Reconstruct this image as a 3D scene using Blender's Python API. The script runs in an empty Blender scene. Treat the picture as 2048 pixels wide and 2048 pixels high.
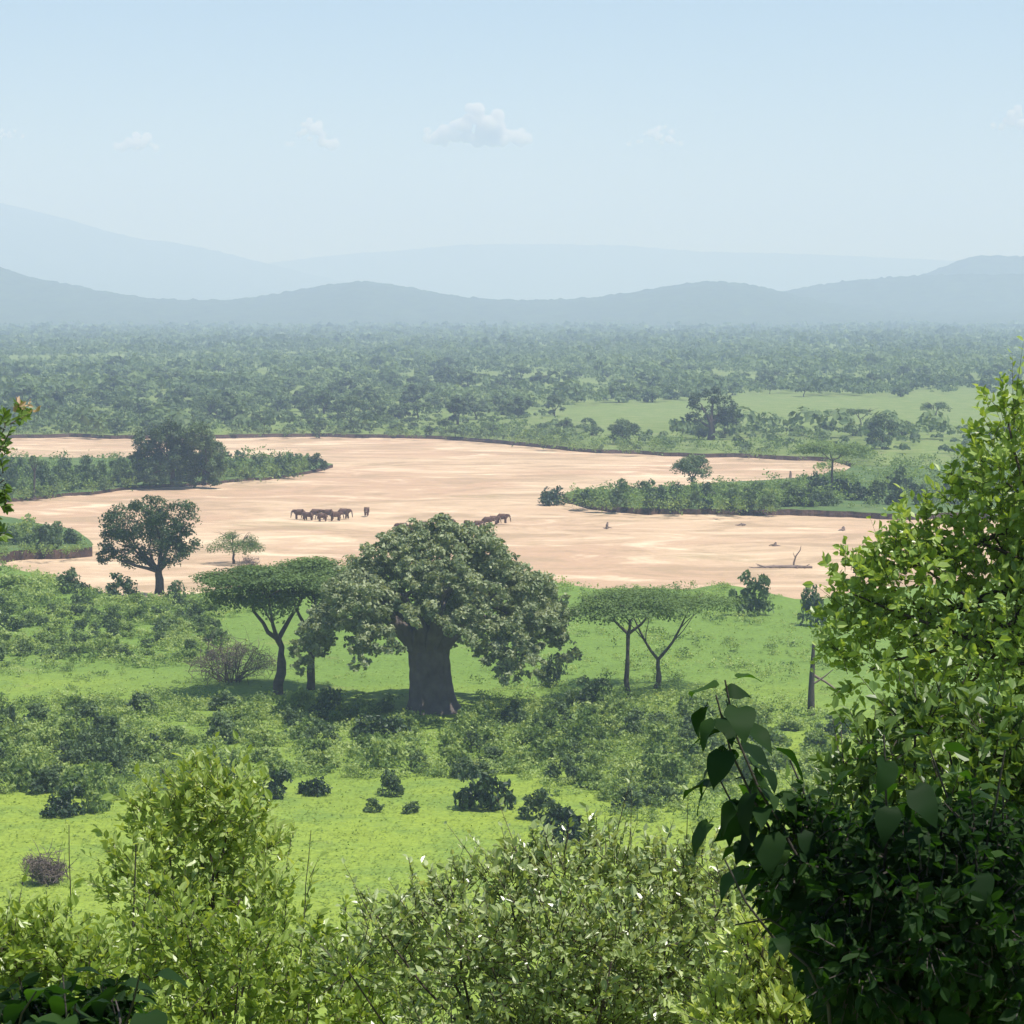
import bpy, math, random
import numpy as np
from mathutils import Matrix, Vector

RAD = math.radians
rng = np.random.default_rng(11)
scene = bpy.context.scene
C = scene.collection

# ------------------------------------------------------------------ camera
H = 56.0                      # eye height above the dry river bed
F = 5268.0                    # focal length in pixels of a 2048 px wide picture
TILT = math.atan((1024 - 610) / F)
cam = bpy.data.cameras.new('camera')
cam.sensor_width = 36.0
cam.lens = F / 2048 * 36.0
cam.clip_start = 0.2
cam.clip_end = 150000
cam_ob = bpy.data.objects.new('camera', cam)
cam_ob.location = (0, 0, H)
cam_ob.rotation_euler = (math.pi / 2 - TILT, 0, 0)
C.objects.link(cam_ob)
scene.camera = cam_ob

# ------------------------------------------------------------------ sky, sun, exposure
SUN_EL, SUN_AZ = 68.0, 112.0   # azimuth clockwise from the viewing direction (+Y)
world = bpy.data.worlds.new('World')
scene.world = world
world.use_nodes = True
wn = world.node_tree
bg = wn.nodes['Background']
sky = wn.nodes.new('ShaderNodeTexSky')
sky.sky_type = 'NISHITA'
sky.sun_disc = False
sky.sun_elevation = RAD(SUN_EL)
sky.sun_rotation = RAD(SUN_AZ)
sky.altitude = 800
sky.air_density = 1.0
sky.dust_density = 0.3
sky.ozone_density = 3.0
wn.links.new(sky.outputs[0], bg.inputs[0])
bg.inputs[1].default_value = 0.088
sun = bpy.data.lights.new('sun', 'SUN')
sun.energy = 4.4
sun.angle = RAD(0.5)
sun.color = (1.0, 0.955, 0.92)
sun_ob = bpy.data.objects.new('sun', sun)
sdir = Vector((math.sin(RAD(SUN_AZ)) * math.cos(RAD(SUN_EL)), math.cos(RAD(SUN_AZ)) * math.cos(RAD(SUN_EL)), math.sin(RAD(SUN_EL))))
sun_ob.rotation_euler = sdir.to_track_quat('Z', 'Y').to_euler()
sun_ob.location = (60, 60, 200)
C.objects.link(sun_ob)
vs = scene.view_settings
vs.view_transform = 'Standard'
vs.look = 'None'
vs.gamma = 1.0
vs.exposure = 0.58
vs.use_curve_mapping = False
scene.cycles.volume_bounces = 4
scene.cycles.max_bounces = 6
scene.cycles.diffuse_bounces = 4
scene.cycles.transparent_max_bounces = 4
scene.cycles.use_denoising = True

# ------------------------------------------------------------------ projection helpers (a pixel of the photograph -> a place in the world)
ct, st = math.cos(TILT), math.sin(TILT)
ZL = 1.5                      # height of the grassy land above the river sand


def ray(px, py):
    a = (np.asarray(px, float) - 1024) / F
    b = (1024 - np.asarray(py, float)) / F
    return a, ct + b * st, -st + b * ct


def gp(px, py, z=ZL):
    a, b, c = ray(px, py)
    s = (z - H) / c
    return np.stack([a * s, b * s, H + c * s], -1)


def at(px, py, d):
    a, b, c = ray(px, py)
    s = d / b
    return np.stack([a * s, b * s + 0 * s, H + c * s], -1)


def mpp(d):
    return d / F


# ------------------------------------------------------------------ mesh helpers
def norm(v):
    return v / np.maximum(np.linalg.norm(v, axis=-1, keepdims=True), 1e-9)


class MB:
    def __init__(self):
        self.v, self.f, self.n = [], [], 0

    def add(self, verts, faces, tint=0.5, mat=0, smooth=False):
        verts = np.asarray(verts, float).reshape(-1, 3)
        faces = np.asarray(faces, int)
        t = np.broadcast_to(np.asarray(tint, float), (len(faces),)).copy()
        self.v.append(verts)
        self.f.append((faces + self.n, t, mat, smooth))
        self.n += len(verts)
        return self

    def mesh(self, name, mats):
        me = bpy.data.meshes.new(name)
        v = np.concatenate(self.v)
        me.vertices.add(len(v))
        me.vertices.foreach_set('co', v.astype(np.float32).ravel())
        loops = np.concatenate([f.ravel() for f, t, m, s in self.f])
        tot = np.concatenate([np.full(len(f), f.shape[1]) for f, t, m, s in self.f])
        tint = np.concatenate([t for f, t, m, s in self.f])
        mi = np.concatenate([np.full(len(f), m) for f, t, m, s in self.f])
        sm = np.concatenate([np.full(len(f), s) for f, t, m, s in self.f])
        me.loops.add(len(loops))
        me.loops.foreach_set('vertex_index', loops.astype(np.int32))
        me.polygons.add(len(tot))
        me.polygons.foreach_set('loop_start', (np.cumsum(tot) - tot).astype(np.int32))
        for m in (mats if isinstance(mats, (list, tuple)) else [mats]):
            me.materials.append(m)
        me.polygons.foreach_set('material_index', mi.astype(np.int32))
        me.polygons.foreach_set('use_smooth', sm)
        a = me.attributes.new('tint', 'FLOAT', 'FACE')
        a.data.foreach_set('value', tint.astype(np.float32))
        me.update(calc_edges=True)
        return me


def link(name, data, parent=None, loc=(0, 0, 0), rz=0.0, sc=(1, 1, 1)):
    o = bpy.data.objects.new(name, data)
    o.location = [float(q) for q in loc]
    o.rotation_euler = (0, 0, float(rz))
    o.scale = [float(q) for q in sc]
    C.objects.link(o)
    if parent is not None:
        o.parent = parent
    return o


def tag(o, label=None, cat=None, group=None, kind=None):
    if label: o['label'] = label
    if cat: o['category'] = cat
    if group: o['group'] = group
    if kind: o['kind'] = kind
    return o


def cards(P, N, size, asp=0.55, fold=0.25, tri=False):
    """small folded leaf faces"""
    n = len(P)
    N = norm(N)
    u = norm(np.cross(N, rng.normal(size=(n, 3))))
    v = np.cross(N, u)
    s = np.broadcast_to(np.asarray(size, float), (n,))[:, None]
    a = np.broadcast_to(np.asarray(asp, float), (n,))[:, None]
    up = N * s * a * fold
    q = np.stack([P - u * s, P + v * s * a + up, P + u * s, P - v * s * a + up], 1)
    if tri:
        return q[:, :3].reshape(-1, 3), np.arange(3 * n).reshape(-1, 3)
    return q.reshape(-1, 3), np.arange(4 * n).reshape(-1, 4)


def tube(pts, rad, sides=7, wob=0.0):
    pts = np.asarray(pts, float)
    rad = np.asarray(rad, float)
    k = len(pts)
    tan = norm(np.gradient(pts, axis=0))
    ref = np.array([0.31, 0.95, 0.07])
    a = norm(np.cross(tan, ref))
    b = np.cross(tan, a)
    th = np.linspace(0, 2 * math.pi, sides, endpoint=False)
    rr = rad[:, None] * (1 + wob * rng.normal(size=(k, sides)))
    ring = pts[:, None] + rr[..., None] * (np.cos(th)[None, :, None] * a[:, None] + np.sin(th)[None, :, None] * b[:, None])
    v = ring.reshape(-1, 3)
    f = []
    for i in range(k - 1):
        for j in range(sides):
            f.append((i * sides + j, i * sides + (j + 1) % sides, (i + 1) * sides + (j + 1) % sides, (i + 1) * sides + j))
    return v, np.array(f)


def curve(a, b, n=6, bend=0.15, sag=0.0):
    a, b = np.asarray(a, float), np.asarray(b, float)
    t = np.linspace(0, 1, n)[:, None]
    L = np.linalg.norm(b - a)
    p = a + (b - a) * t
    d = rng.normal(size=3) * bend * L
    p = p + np.sin(t * math.pi) * d * 0.5
    p[:, 2] += (np.sin(t[:, 0] * math.pi) * sag * L)
    p[1:-1] += rng.normal(size=(n - 2, 3)) * bend * L * 0.12
    return p


def foliage(mb, clumps, n, size, asp=0.6, rnd=0.55, up=0.35, inner=0.55, tint=None, under=0.5, mat=0):
    """leaf faces over the shells of many clumps (cx,cy,cz,rx,ry,rz)"""
    cl = np.asarray(clumps, float)
    w = (cl[:, 3] * cl[:, 5]) ** 0.9
    idx = rng.choice(len(cl), n, p=w / w.sum())
    d = norm(rng.normal(size=(n, 3)))
    flip = (d[:, 2] < -0.15) & (rng.random(n) > under)
    d[flip, 2] *= -1
    r = rng.uniform(inner, 1.08, n)[:, None]
    P = cl[idx, :3] + d * cl[idx, 3:6] * r
    nd = norm(d / np.maximum(cl[idx, 3:6], 1e-6))
    N = norm(nd * (1 - rnd) + norm(rng.normal(size=(n, 3))) * rnd + np.array([0, 0, up]))
    ct_ = rng.random(len(cl))
    t = ct_[idx] * 0.55 + rng.random(n) * 0.45 if tint is None else np.clip(tint + (ct_[idx] - 0.5) * 0.3 + rng.normal(size=n) * 0.15, 0, 1)
    v, f = cards(P, N, size * rng.uniform(0.65, 1.3, n), asp)
    mb.add(v, f, t, mat)
    return mb


def vnoise(x, y, seed=0):
    """smooth 2-D value noise, -1..1"""
    xi, yi = np.floor(x), np.floor(y)
    xf, yf = x - xi, y - yi
    u, v = xf * xf * (3 - 2 * xf), yf * yf * (3 - 2 * yf)

    def h(a, b):
        s = np.sin(a * 127.1 + b * 311.7 + seed * 74.7) * 43758.5453
        return (s - np.floor(s)) * 2 - 1
    return (h(xi, yi) * (1 - u) + h(xi + 1, yi) * u) * (1 - v) + (h(xi, yi + 1) * (1 - u) + h(xi + 1, yi + 1) * u) * v


def fbm(x, y, o=4, seed=0):
    s, a = 0, 1
    for i in range(o):
        s = s + a * vnoise(x * 2 ** i, y * 2 ** i, seed + i)
        a *= 0.5
    return s


# ------------------------------------------------------------------ materials
def newmat(name):
    m = bpy.data.materials.new(name)
    m.use_nodes = True
    nt = m.node_tree
    nt.nodes.clear()
    out = nt.nodes.new('ShaderNodeOutputMaterial')
    return m, nt, out


def ramp(nt, stops, fac):
    r = nt.nodes.new('ShaderNodeValToRGB')
    e = r.color_ramp.elements
    while len(e) < len(stops):
        e.new(0.5)
    for el, (p, c) in zip(e, stops):
        el.position = p
        el.color = (*c, 1)
    nt.links.new(fac, r.inputs[0])
    return r.outputs[0]


def noise(nt, scale, detail=4, rough=0.6, vec=None, dist=0.0):
    n = nt.nodes.new('ShaderNodeTexNoise')
    n.inputs['Scale'].default_value = scale
    n.inputs['Detail'].default_value = detail
    n.inputs['Roughness'].default_value = rough
    n.inputs['Distortion'].default_value = dist
    if vec is None:
        g = nt.nodes.new('ShaderNodeNewGeometry')
        vec = g.outputs['Position']
    nt.links.new(vec, n.inputs['Vector'])
    return n.outputs[0]


def math_(nt, op, a, b, clamp=False):
    m = nt.nodes.new('ShaderNodeMath')
    m.operation = op
    m.use_clamp = clamp
    for i, q in enumerate((a, b)):
        if isinstance(q, (int, float)):
            m.inputs[i].default_value = q
        else:
            nt.links.new(q, m.inputs[i])
    return m.outputs[0]


def mix(nt, fac, a, b):
    m = nt.nodes.new('ShaderNodeMix')
    m.data_type = 'RGBA'
    for i, q in ((0, fac), (6, a), (7, b)):
        if isinstance(q, (int, float)):
            m.inputs[i].default_value = q
        elif isinstance(q, tuple):
            m.inputs[i].default_value = (*q, 1)
        else:
            nt.links.new(q, m.inputs[i])
    return m.outputs[2]


def leafmat(name, dark, mid, light, transl=0.3, rough=0.5, spec=0.35, rand=0.3, tcol=(1.25, 1.15, 0.5)):
    m, nt, out = newmat(name)
    at_ = nt.nodes.new('ShaderNodeAttribute')
    at_.attribute_name = 'tint'
    oi = nt.nodes.new('ShaderNodeObjectInfo')
    k = math_(nt, 'ADD', at_.outputs['Fac'], math_(nt, 'MULTIPLY', math_(nt, 'SUBTRACT', oi.outputs['Random'], 0.5), rand * 2), True)
    col = ramp(nt, [(0.0, dark), (0.5, mid), (1.0, light)], k)
    p = nt.nodes.new('ShaderNodeBsdfPrincipled')
    nt.links.new(col, p.inputs['Base Color'])
    p.inputs['Roughness'].default_value = rough
    p.inputs['Specular IOR Level'].default_value = spec
    t = nt.nodes.new('ShaderNodeBsdfTranslucent')
    mul = nt.nodes.new('ShaderNodeMix')
    mul.data_type = 'RGBA'
    mul.blend_type = 'MULTIPLY'
    mul.inputs[0].default_value = 1
    nt.links.new(col, mul.inputs[6])
    mul.inputs[7].default_value = (*tcol, 1)
    nt.links.new(mul.outputs[2], t.inputs['Color'])
    ms = nt.nodes.new('ShaderNodeMixShader')
    ms.inputs[0].default_value = transl
    nt.links.new(p.outputs[0], ms.inputs[1])
    nt.links.new(t.outputs[0], ms.inputs[2])
    nt.links.new(ms.outputs[0], out.inputs[0])
    return m


def plainmat(name, stops, scale, rough=0.9, bump=0.3, bscale=None, spec=0.2, detail=5, objco=False, dist=0.0):
    m, nt, out = newmat(name)
    vec = None
    if objco:
        tc = nt.nodes.new('ShaderNodeTexCoord')
        vec = tc.outputs['Object']
    nz = noise(nt, scale, detail, vec=vec)
    col = ramp(nt, stops, nz)
    p = nt.nodes.new('ShaderNodeBsdfPrincipled')
    nt.links.new(col, p.inputs['Base Color'])
    p.inputs['Roughness'].default_value = rough
    p.inputs['Specular IOR Level'].default_value = spec
    if bump:
        b = nt.nodes.new('ShaderNodeBump')
        b.inputs['Strength'].default_value = bump
        b.inputs['Distance'].default_value = dist or 0.1
        nt.links.new(noise(nt, bscale or scale * 4, 5, vec=vec), b.inputs['Height'])
        nt.links.new(b.outputs[0], p.inputs['Normal'])
    nt.links.new(p.outputs[0], out.inputs[0])
    return m


M = {}
M['leaf_baobab'] = leafmat('leaf_baobab', (0.085, 0.125, 0.055), (0.185, 0.24, 0.11), (0.38, 0.43, 0.24), 0.28, 0.5, 0.4)
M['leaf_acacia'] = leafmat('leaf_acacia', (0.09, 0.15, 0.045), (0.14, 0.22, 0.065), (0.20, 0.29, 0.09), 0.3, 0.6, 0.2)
M['leaf_shrub'] = leafmat('leaf_shrub', (0.085, 0.15, 0.045), (0.21, 0.31, 0.08), (0.40, 0.50, 0.17), 0.4, 0.5, 0.3, 0.3)
M['leaf_tree'] = leafmat('leaf_tree', (0.05, 0.085, 0.035), (0.09, 0.145, 0.055), (0.15, 0.22, 0.085), 0.28, 0.5, 0.3)
M['leaf_dark'] = leafmat('leaf_dark', (0.02, 0.045, 0.018), (0.035, 0.07, 0.025), (0.06, 0.10, 0.035), 0.15, 0.45, 0.3)
M['leaf_forest'] = leafmat('leaf_forest', (0.055, 0.09, 0.04), (0.105, 0.165, 0.065), (0.18, 0.255, 0.10), 0.3, 0.6, 0.2, 0.3)
M['leaf_fresh'] = leafmat('leaf_fresh', (0.16, 0.26, 0.045), (0.32, 0.45, 0.10), (0.56, 0.66, 0.27), 0.45, 0.36, 0.7)
M['leaf_olive'] = leafmat('leaf_olive', (0.13, 0.20, 0.06), (0.31, 0.40, 0.15), (0.60, 0.66, 0.38), 0.36, 0.33, 0.9)
M['leaf_lime'] = leafmat('leaf_lime', (0.21, 0.30, 0.06), (0.36, 0.48, 0.11), (0.56, 0.64, 0.26), 0.45, 0.36, 0.7)
M['leaf_sapling'] = leafmat('leaf_sapling', (0.17, 0.26, 0.06), (0.33, 0.44, 0.11), (0.54, 0.62, 0.26), 0.45, 0.36, 0.7)
M['leaf_shade'] = leafmat('leaf_shade', (0.05, 0.10, 0.02), (0.10, 0.18, 0.035), (0.20, 0.30, 0.07), 0.4, 0.4, 0.5, 0.3)
M['leaf_broad'] = leafmat('leaf_broad', (0.010, 0.026, 0.009), (0.019, 0.044, 0.013), (0.045, 0.09, 0.02), 0.35, 0.6, 0.08, 0.45, (1.8, 2.4, 0.45))  # leaf colours lowered to stand in for the shade over this shrub
M['dry_twig'] = leafmat('dry_twig', (0.10, 0.08, 0.07), (0.16, 0.125, 0.11), (0.22, 0.18, 0.16), 0.05, 0.8, 0.1)
M['bark_dark'] = plainmat('bark_dark', [(0.3, (0.05, 0.04, 0.033)), (0.7, (0.11, 0.09, 0.075))], 1.5, 0.9, 0.5, 8)
M['bark_baobab'] = plainmat('bark_baobab', [(0.3, (0.085, 0.07, 0.062)), (0.7, (0.16, 0.135, 0.12))], 0.5, 0.8, 0.6, 2.5, dist=0.2)
M['deadwood'] = plainmat('deadwood', [(0.3, (0.16, 0.12, 0.10)), (0.7, (0.27, 0.21, 0.18))], 1.5, 0.9, 0.4, 8)
M['snag'] = plainmat('snag', [(0.3, (0.045, 0.04, 0.035)), (0.7, (0.09, 0.08, 0.07))], 1.5, 0.9, 0.4, 8)
M['earth'] = plainmat('earth', [(0.3, (0.035, 0.022, 0.02)), (0.7, (0.10, 0.06, 0.045))], 0.35, 0.95, 0.8, 1.2, dist=0.5)
M['elephant'] = plainmat('elephant', [(0.3, (0.095, 0.052, 0.040)), (0.7, (0.15, 0.09, 0.07))], 3, 0.9, 0.4, 20, objco=True)
M['ivory'] = plainmat('ivory', [(0.3, (0.6, 0.55, 0.42)), (0.7, (0.7, 0.65, 0.52))], 5, 0.5, 0)
M['blossom'] = leafmat('blossom', (0.30, 0.28, 0.10), (0.45, 0.33, 0.20), (0.55, 0.38, 0.26), 0.3, 0.5, 0.3)


def grass_mat(name, near, mid, dry, soil):
    m, nt, out = newmat(name)
    big = noise(nt, 0.012, 4)
    med = noise(nt, 0.11, 5, 0.65)
    fine = noise(nt, 1.3, 5, 0.7)
    gy = nt.nodes.new('ShaderNodeNewGeometry')
    sp = nt.nodes.new('ShaderNodeSeparateXYZ')
    nt.links.new(gy.outputs['Position'], sp.inputs[0])
    yy = math_(nt, 'DIVIDE', math_(nt, 'SUBTRACT', sp.outputs['Y'], 250.0), 220.0)
    yy = math_(nt, 'ADD', yy, math_(nt, 'MULTIPLY', math_(nt, 'SUBTRACT', big, 0.5), 1.6))
    c = mix(nt, ramp(nt, [(0.15, (1, 1, 1)), (0.6, (0, 0, 0))], yy), mid, near)
    c = mix(nt, ramp(nt, [(0.46, (0, 0, 0)), (0.64, (0.85, 0.85, 0.85))], med), c, dry)
    c = mix(nt, ramp(nt, [(0.62, (0, 0, 0)), (0.74, (0.6, 0.6, 0.6))], noise(nt, 0.05, 5, 0.7, dist=0.4)), c, soil)
    p = nt.nodes.new('ShaderNodeBsdfPrincipled')
    hs = nt.nodes.new('ShaderNodeHueSaturation')
    nt.links.new(c, hs.inputs['Color'])
    nt.links.new(math_(nt, 'ADD', math_(nt, 'MULTIPLY', math_(nt, 'MULTIPLY', fine, math_(nt, 'ADD', med, 0.35)), 1.35), 0.38), hs.inputs['Value'])
    nt.links.new(hs.outputs[0], p.inputs['Base Color'])
    p.inputs['Roughness'].default_value = 0.9
    p.inputs['Specular IOR Level'].default_value = 0.1
    b = nt.nodes.new('ShaderNodeBump')
    b.inputs['Strength'].default_value = 0.7
    b.inputs['Distance'].default_value = 0.35
    nt.links.new(noise(nt, 0.9, 6, 0.7), b.inputs['Height'])
    nt.links.new(b.outputs[0], p.inputs['Normal'])
    nt.links.new(p.outputs[0], out.inputs[0])
    return m


M['grass'] = grass_mat('grass', (0.255, 0.345, 0.05), (0.155, 0.25, 0.05), (0.145, 0.225, 0.045), (0.27, 0.25, 0.10))
M['scrub_grass'] = grass_mat('scrub_grass', (0.12, 0.19, 0.05), (0.095, 0.16, 0.05), (0.13, 0.17, 0.06), (0.20, 0.17, 0.10))
M['far_grass'] = grass_mat('far_grass', (0.19, 0.25, 0.075), (0.165, 0.23, 0.065), (0.20, 0.23, 0.09), (0.22, 0.19, 0.11))
M['tuft'] = leafmat('tuft', (0.10, 0.17, 0.03), (0.19, 0.28, 0.045), (0.30, 0.38, 0.07), 0.3, 0.6, 0.15)
M['hill'] = plainmat('hill', [(0.35, (0.035, 0.055, 0.025)), (0.7, (0.075, 0.11, 0.045))], 0.02, 0.95, 0, detail=8)

# river sand: pink-tan, with damp darker drifts and pale dry bars
m, nt, out = newmat('sand')
s1 = noise(nt, 0.010, 5, 0.6, dist=0.6)
gs_ = nt.nodes.new('ShaderNodeNewGeometry')
mp_ = nt.nodes.new('ShaderNodeMapping')
mp_.inputs['Scale'].default_value = (0.6, 1, 1)
nt.links.new(gs_.outputs['Position'], mp_.inputs['Vector'])
s2 = noise(nt, 0.05, 6, 0.68, vec=mp_.outputs[0], dist=0.9)
s3 = noise(nt, 0.5, 5, 0.7)
c = mix(nt, ramp(nt, [(0.42, (0, 0, 0)), (0.58, (1, 1, 1))], s1), (0.46, 0.315, 0.205), (0.52, 0.385, 0.25))
c = mix(nt, ramp(nt, [(0.50, (0, 0, 0)), (0.60, (0.9, 0.9, 0.9))], s2), c, (0.37, 0.27, 0.17))
c = mix(nt, ramp(nt, [(0.34, (0.95, 0.95, 0.95)), (0.46, (0, 0, 0))], s2), c, (0.66, 0.53, 0.36))
c = mix(nt, ramp(nt, [(0.60, (0, 0, 0)), (0.70, (0.55, 0.55, 0.55))], noise(nt, 0.02, 6, 0.65, dist=0.8)), c, (0.27, 0.23, 0.12))
hs = nt.nodes.new('ShaderNodeHueSaturation')
nt.links.new(c, hs.inputs['Color'])
nt.links.new(math_(nt, 'ADD', math_(nt, 'MULTIPLY', s3, 0.3), 0.86), hs.inputs['Value'])
p = nt.nodes.new('ShaderNodeBsdfPrincipled')
nt.links.new(hs.outputs[0], p.inputs['Base Color'])
p.inputs['Roughness'].default_value = 0.95
p.inputs['Specular IOR Level'].default_value = 0.1
b = nt.nodes.new('ShaderNodeBump')
b.inputs['Strength'].default_value = 0.6
b.inputs['Distance'].default_value = 0.3
nt.links.new(noise(nt, 0.35, 6, 0.7), b.inputs['Height'])
nt.links.new(b.outputs[0], p.inputs['Normal'])
nt.links.new(p.outputs[0], out.inputs[0])
M['sand'] = m

# ------------------------------------------------------------------ setting
def grid_faces(nr, nc):
    i = np.arange((nr - 1) * nc).reshape(nr - 1, nc)[:, :-1]
    return np.stack([i, i + 1, i + nc + 1, i + nc], -1).reshape(-1, 4)


# river bed: one sheet of sand with low bars
d = np.geomspace(330, 2300, 230)
t = np.linspace(-0.5, 0.5, 250)
D, T = np.meshgrid(d, t, indexing='ij')
X = D * T
Z = 0.16 * fbm(X * 0.012, D * 0.012, 4, 3) + 0.10 * fbm(X * 0.06, D * 0.05, 3, 9)
Z = np.minimum(Z, 0.5)
mb = MB().add(np.stack([X, D, Z], -1), grid_faces(*D.shape), smooth=True)
tag(link('river_sand', mb.mesh('river_sand', M['sand'])), kind='structure')


def interp(pts):
    a = np.array(pts, float)
    return lambda x: np.interp(x, a[:, 0], a[:, 1])


def strip(name, px0, px1, step, near, far, ztop, rows, mat, label=None, und=0.25, bank=1.2, far_bank=True):
    """a raised piece of land between two shore lines, with earth banks"""
    px = np.arange(px0, px1 + 1e-6, step)
    pn = gp(px, near(px), 0)
    pf = gp(px, far(px), 0)
    jit = lambda p, s: fbm(p[:, 0] * 0.07, p[:, 1] * 0.03, 5, s) * 6.0
    un = norm(pn[:, :2])
    dn = np.linalg.norm(pn[:, :2], axis=1) + jit(pn, 1)
    df = np.maximum(np.linalg.norm(pf[:, :2], axis=1) + jit(pf, 2), dn + 2)
    vs_, kinds = [], []

    def row(dd, z):
        vs_.append(np.concatenate([un * dd[:, None], z[:, None]], 1))
    bj = 0.8 + 0.5 * fbm(pn[:, 0] * 0.08, pn[:, 1] * 0.05, 3, 5)
    one = np.ones(len(px))
    row(dn - bank * bj, -0.5 * one)
    row(dn - bank * 0.6 * bj, 0.35 * ztop * one)
    row(dn - bank * 0.25 * bj, ztop * (0.72 + 0.2 * fbm(pn[:, 0] * 0.3, pn[:, 1] * 0.1, 3, 15)))
    k = np.linspace(0, 1, rows) ** 1.3
    for q in k:
        dd = dn + (df - dn) * q
        x, y = un[:, 0] * dd, un[:, 1] * dd
        row(dd, ztop + und * fbm(x * 0.03, y * 0.03, 3, 4) * min(1, q * 6))
    if far_bank:
        row(df + 1.5, 0.2 * one)
        row(df + 2.5, -0.5 * one)
    v = np.stack(vs_)
    f = grid_faces(v.shape[0], v.shape[1])
    nc = v.shape[1] - 1
    mbb = MB()
    mbb.add(v, f[:0].reshape(0, 4))
    mbb.f = []
    side = 3 * nc
    mbb.f.append((f[:side], np.full(side, .5), 1, False))
    mbb.f.append((f[side:], np.full(len(f) - side, .5), 0, True))
    return tag(link(name, mbb.mesh(name, [mat, M['earth']])), label, kind='structure')


far_shore = interp([(-1500, 873), (0, 877), (130, 874), (270, 878), (450, 876), (620, 873), (800, 877), (960, 882), (1040, 886),
                    (1100, 894), (1200, 899), (1340, 905), (1500, 910), (1620, 914), (1680, 920), (1720, 934), (2100, 937), (3600, 937)])
_far0 = far_shore
far_shore = lambda x: _far0(x) + 7.0 * np.clip((np.asarray(x, float) - 900) / 250, 0, 1)
strip('far_plain', -1500, 3500, 14, far_shore, lambda x: np.full_like(x, 612.6), 1.5, 90, M['far_grass'], far_bank=False, bank=2.0)
pen_near = interp([(-1500, 1006), (0, 1004), (100, 998), (250, 979), (400, 969), (520, 962), (600, 951), (650, 941), (668, 936)])
pen_far = interp([(-1500, 922), (0, 920), (300, 920), (560, 920), (640, 926), (668, 933)])
strip('river_peninsula', -1500, 668, 6, pen_near, pen_far, 1.0, 14, M['scrub_grass'])
isl_near = interp([(1130, 1004), (1150, 1011), (1180, 1018), (1300, 1025), (1500, 1030), (1700, 1035), (1900, 1040), (3600, 1050)])
isl_far = interp([(1130, 998), (1150, 990), (1250, 984), (1380, 978), (1500, 972), (1600, 965), (1680, 955), (1720, 932), (2100, 930), (3600, 930)])
strip('river_island', 1130, 3500, 6, isl_near, isl_far, 1.44, 24, M['scrub_grass'], bank=1.6)
lb_near = interp([(-1500, 1128), (0, 1127), (30, 1122), (120, 1118), (185, 1112)])
lb_far = interp([(-1500, 1040), (0, 1050), (60, 1058), (150, 1080), (185, 1106)])
strip('left_bank', -1500, 185, 5, lb_near, lb_far, 2.2, 10, M['scrub_grass'], bank=1.2)

# near land: the hill the photographer stands on and the plain at its foot
near_shore = interp([(-3500, 1120), (-400, 1135), (0, 1140), (90, 1158), (190, 1186), (260, 1196), (340, 1200), (440, 1190), (560, 1160), (700, 1140),
                     (900, 1135), (1100, 1168), (1180, 1184), (1300, 1182), (1450, 1174), (1560, 1192), (1600, 1206), (1650, 1205), (1720, 1190),
                     (1800, 1172), (2000, 1168), (3000, 1150), (5500, 1140)])
_shore0 = near_shore
near_shore = lambda x: _shore0(x) + 10.0
slope = interp([(-60, 53.6), (-20, 54.3), (2, 54.3), (6, 53.3), (10, 52.1), (15, 50.4), (20, 48.4), (30, 44.2), (45, 37.5), (70, 27.5), (100, 17.5),
                (130, 9.2), (155, 4.4), (180, 2.1), (205, 1.55), (240, 1.5), (6000, 1.5)])


def near_z(x, y):
    z = slope(y)
    amp = np.clip((y - 4) / 40, 0, 1)
    return z + amp * (0.35 * fbm(x * 0.03, y * 0.03, 4, 21) + np.clip((150 - y) / 100, 0, 1) * 1.2 * fbm(x * 0.02, y * 0.02, 2, 33))


tt = np.linspace(-0.75, 0.75, 300)
edge = gp(1024 + tt * F, near_shore(1024 + tt * F), 0)[:, 1]
edge = edge + fbm(tt * 60, tt * 3, 4, 8) * 4
kk = np.concatenate([np.linspace(-60, 12, 30)[:-1], np.geomspace(12, 1000, 180)])
rows = []
frac = (kk - 12) / (1000 - 12)
gg = np.where(kk < 12, 0, np.log(np.maximum(kk, 12) / 12) / np.log(1000 / 12))
for q, g in zip(kk, gg):
    y = np.where(q < 12, q, 12 * np.exp(g * np.log(edge / 12)))
    x = tt * (y + 62 if q < -30 else y + 32)
    x = tt * np.where(y < 60, y + 40 * (60 - np.maximum(y, -60)) / 60, y)
    rows.append(np.stack([x, y, near_z(x, y)], -1))
for dy, z in ((0.4, 1.15), (0.9, 0.6), (1.6, -0.5)):
    rows.append(np.stack([tt * edge, edge + dy, np.full_like(edge, z)], -1))
v = np.stack(rows)
f = grid_faces(v.shape[0], v.shape[1])
mb = MB()
mb.add(v, f)
mb.f = [(f[:-3 * 299], np.full(len(f) - 3 * 299, .5), 0, True), (f[-3 * 299:], np.full(3 * 299, .5), 1, False)]
tag(link('ground', mb.mesh('ground', [M['grass'], M['earth']])), kind='structure')


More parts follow.
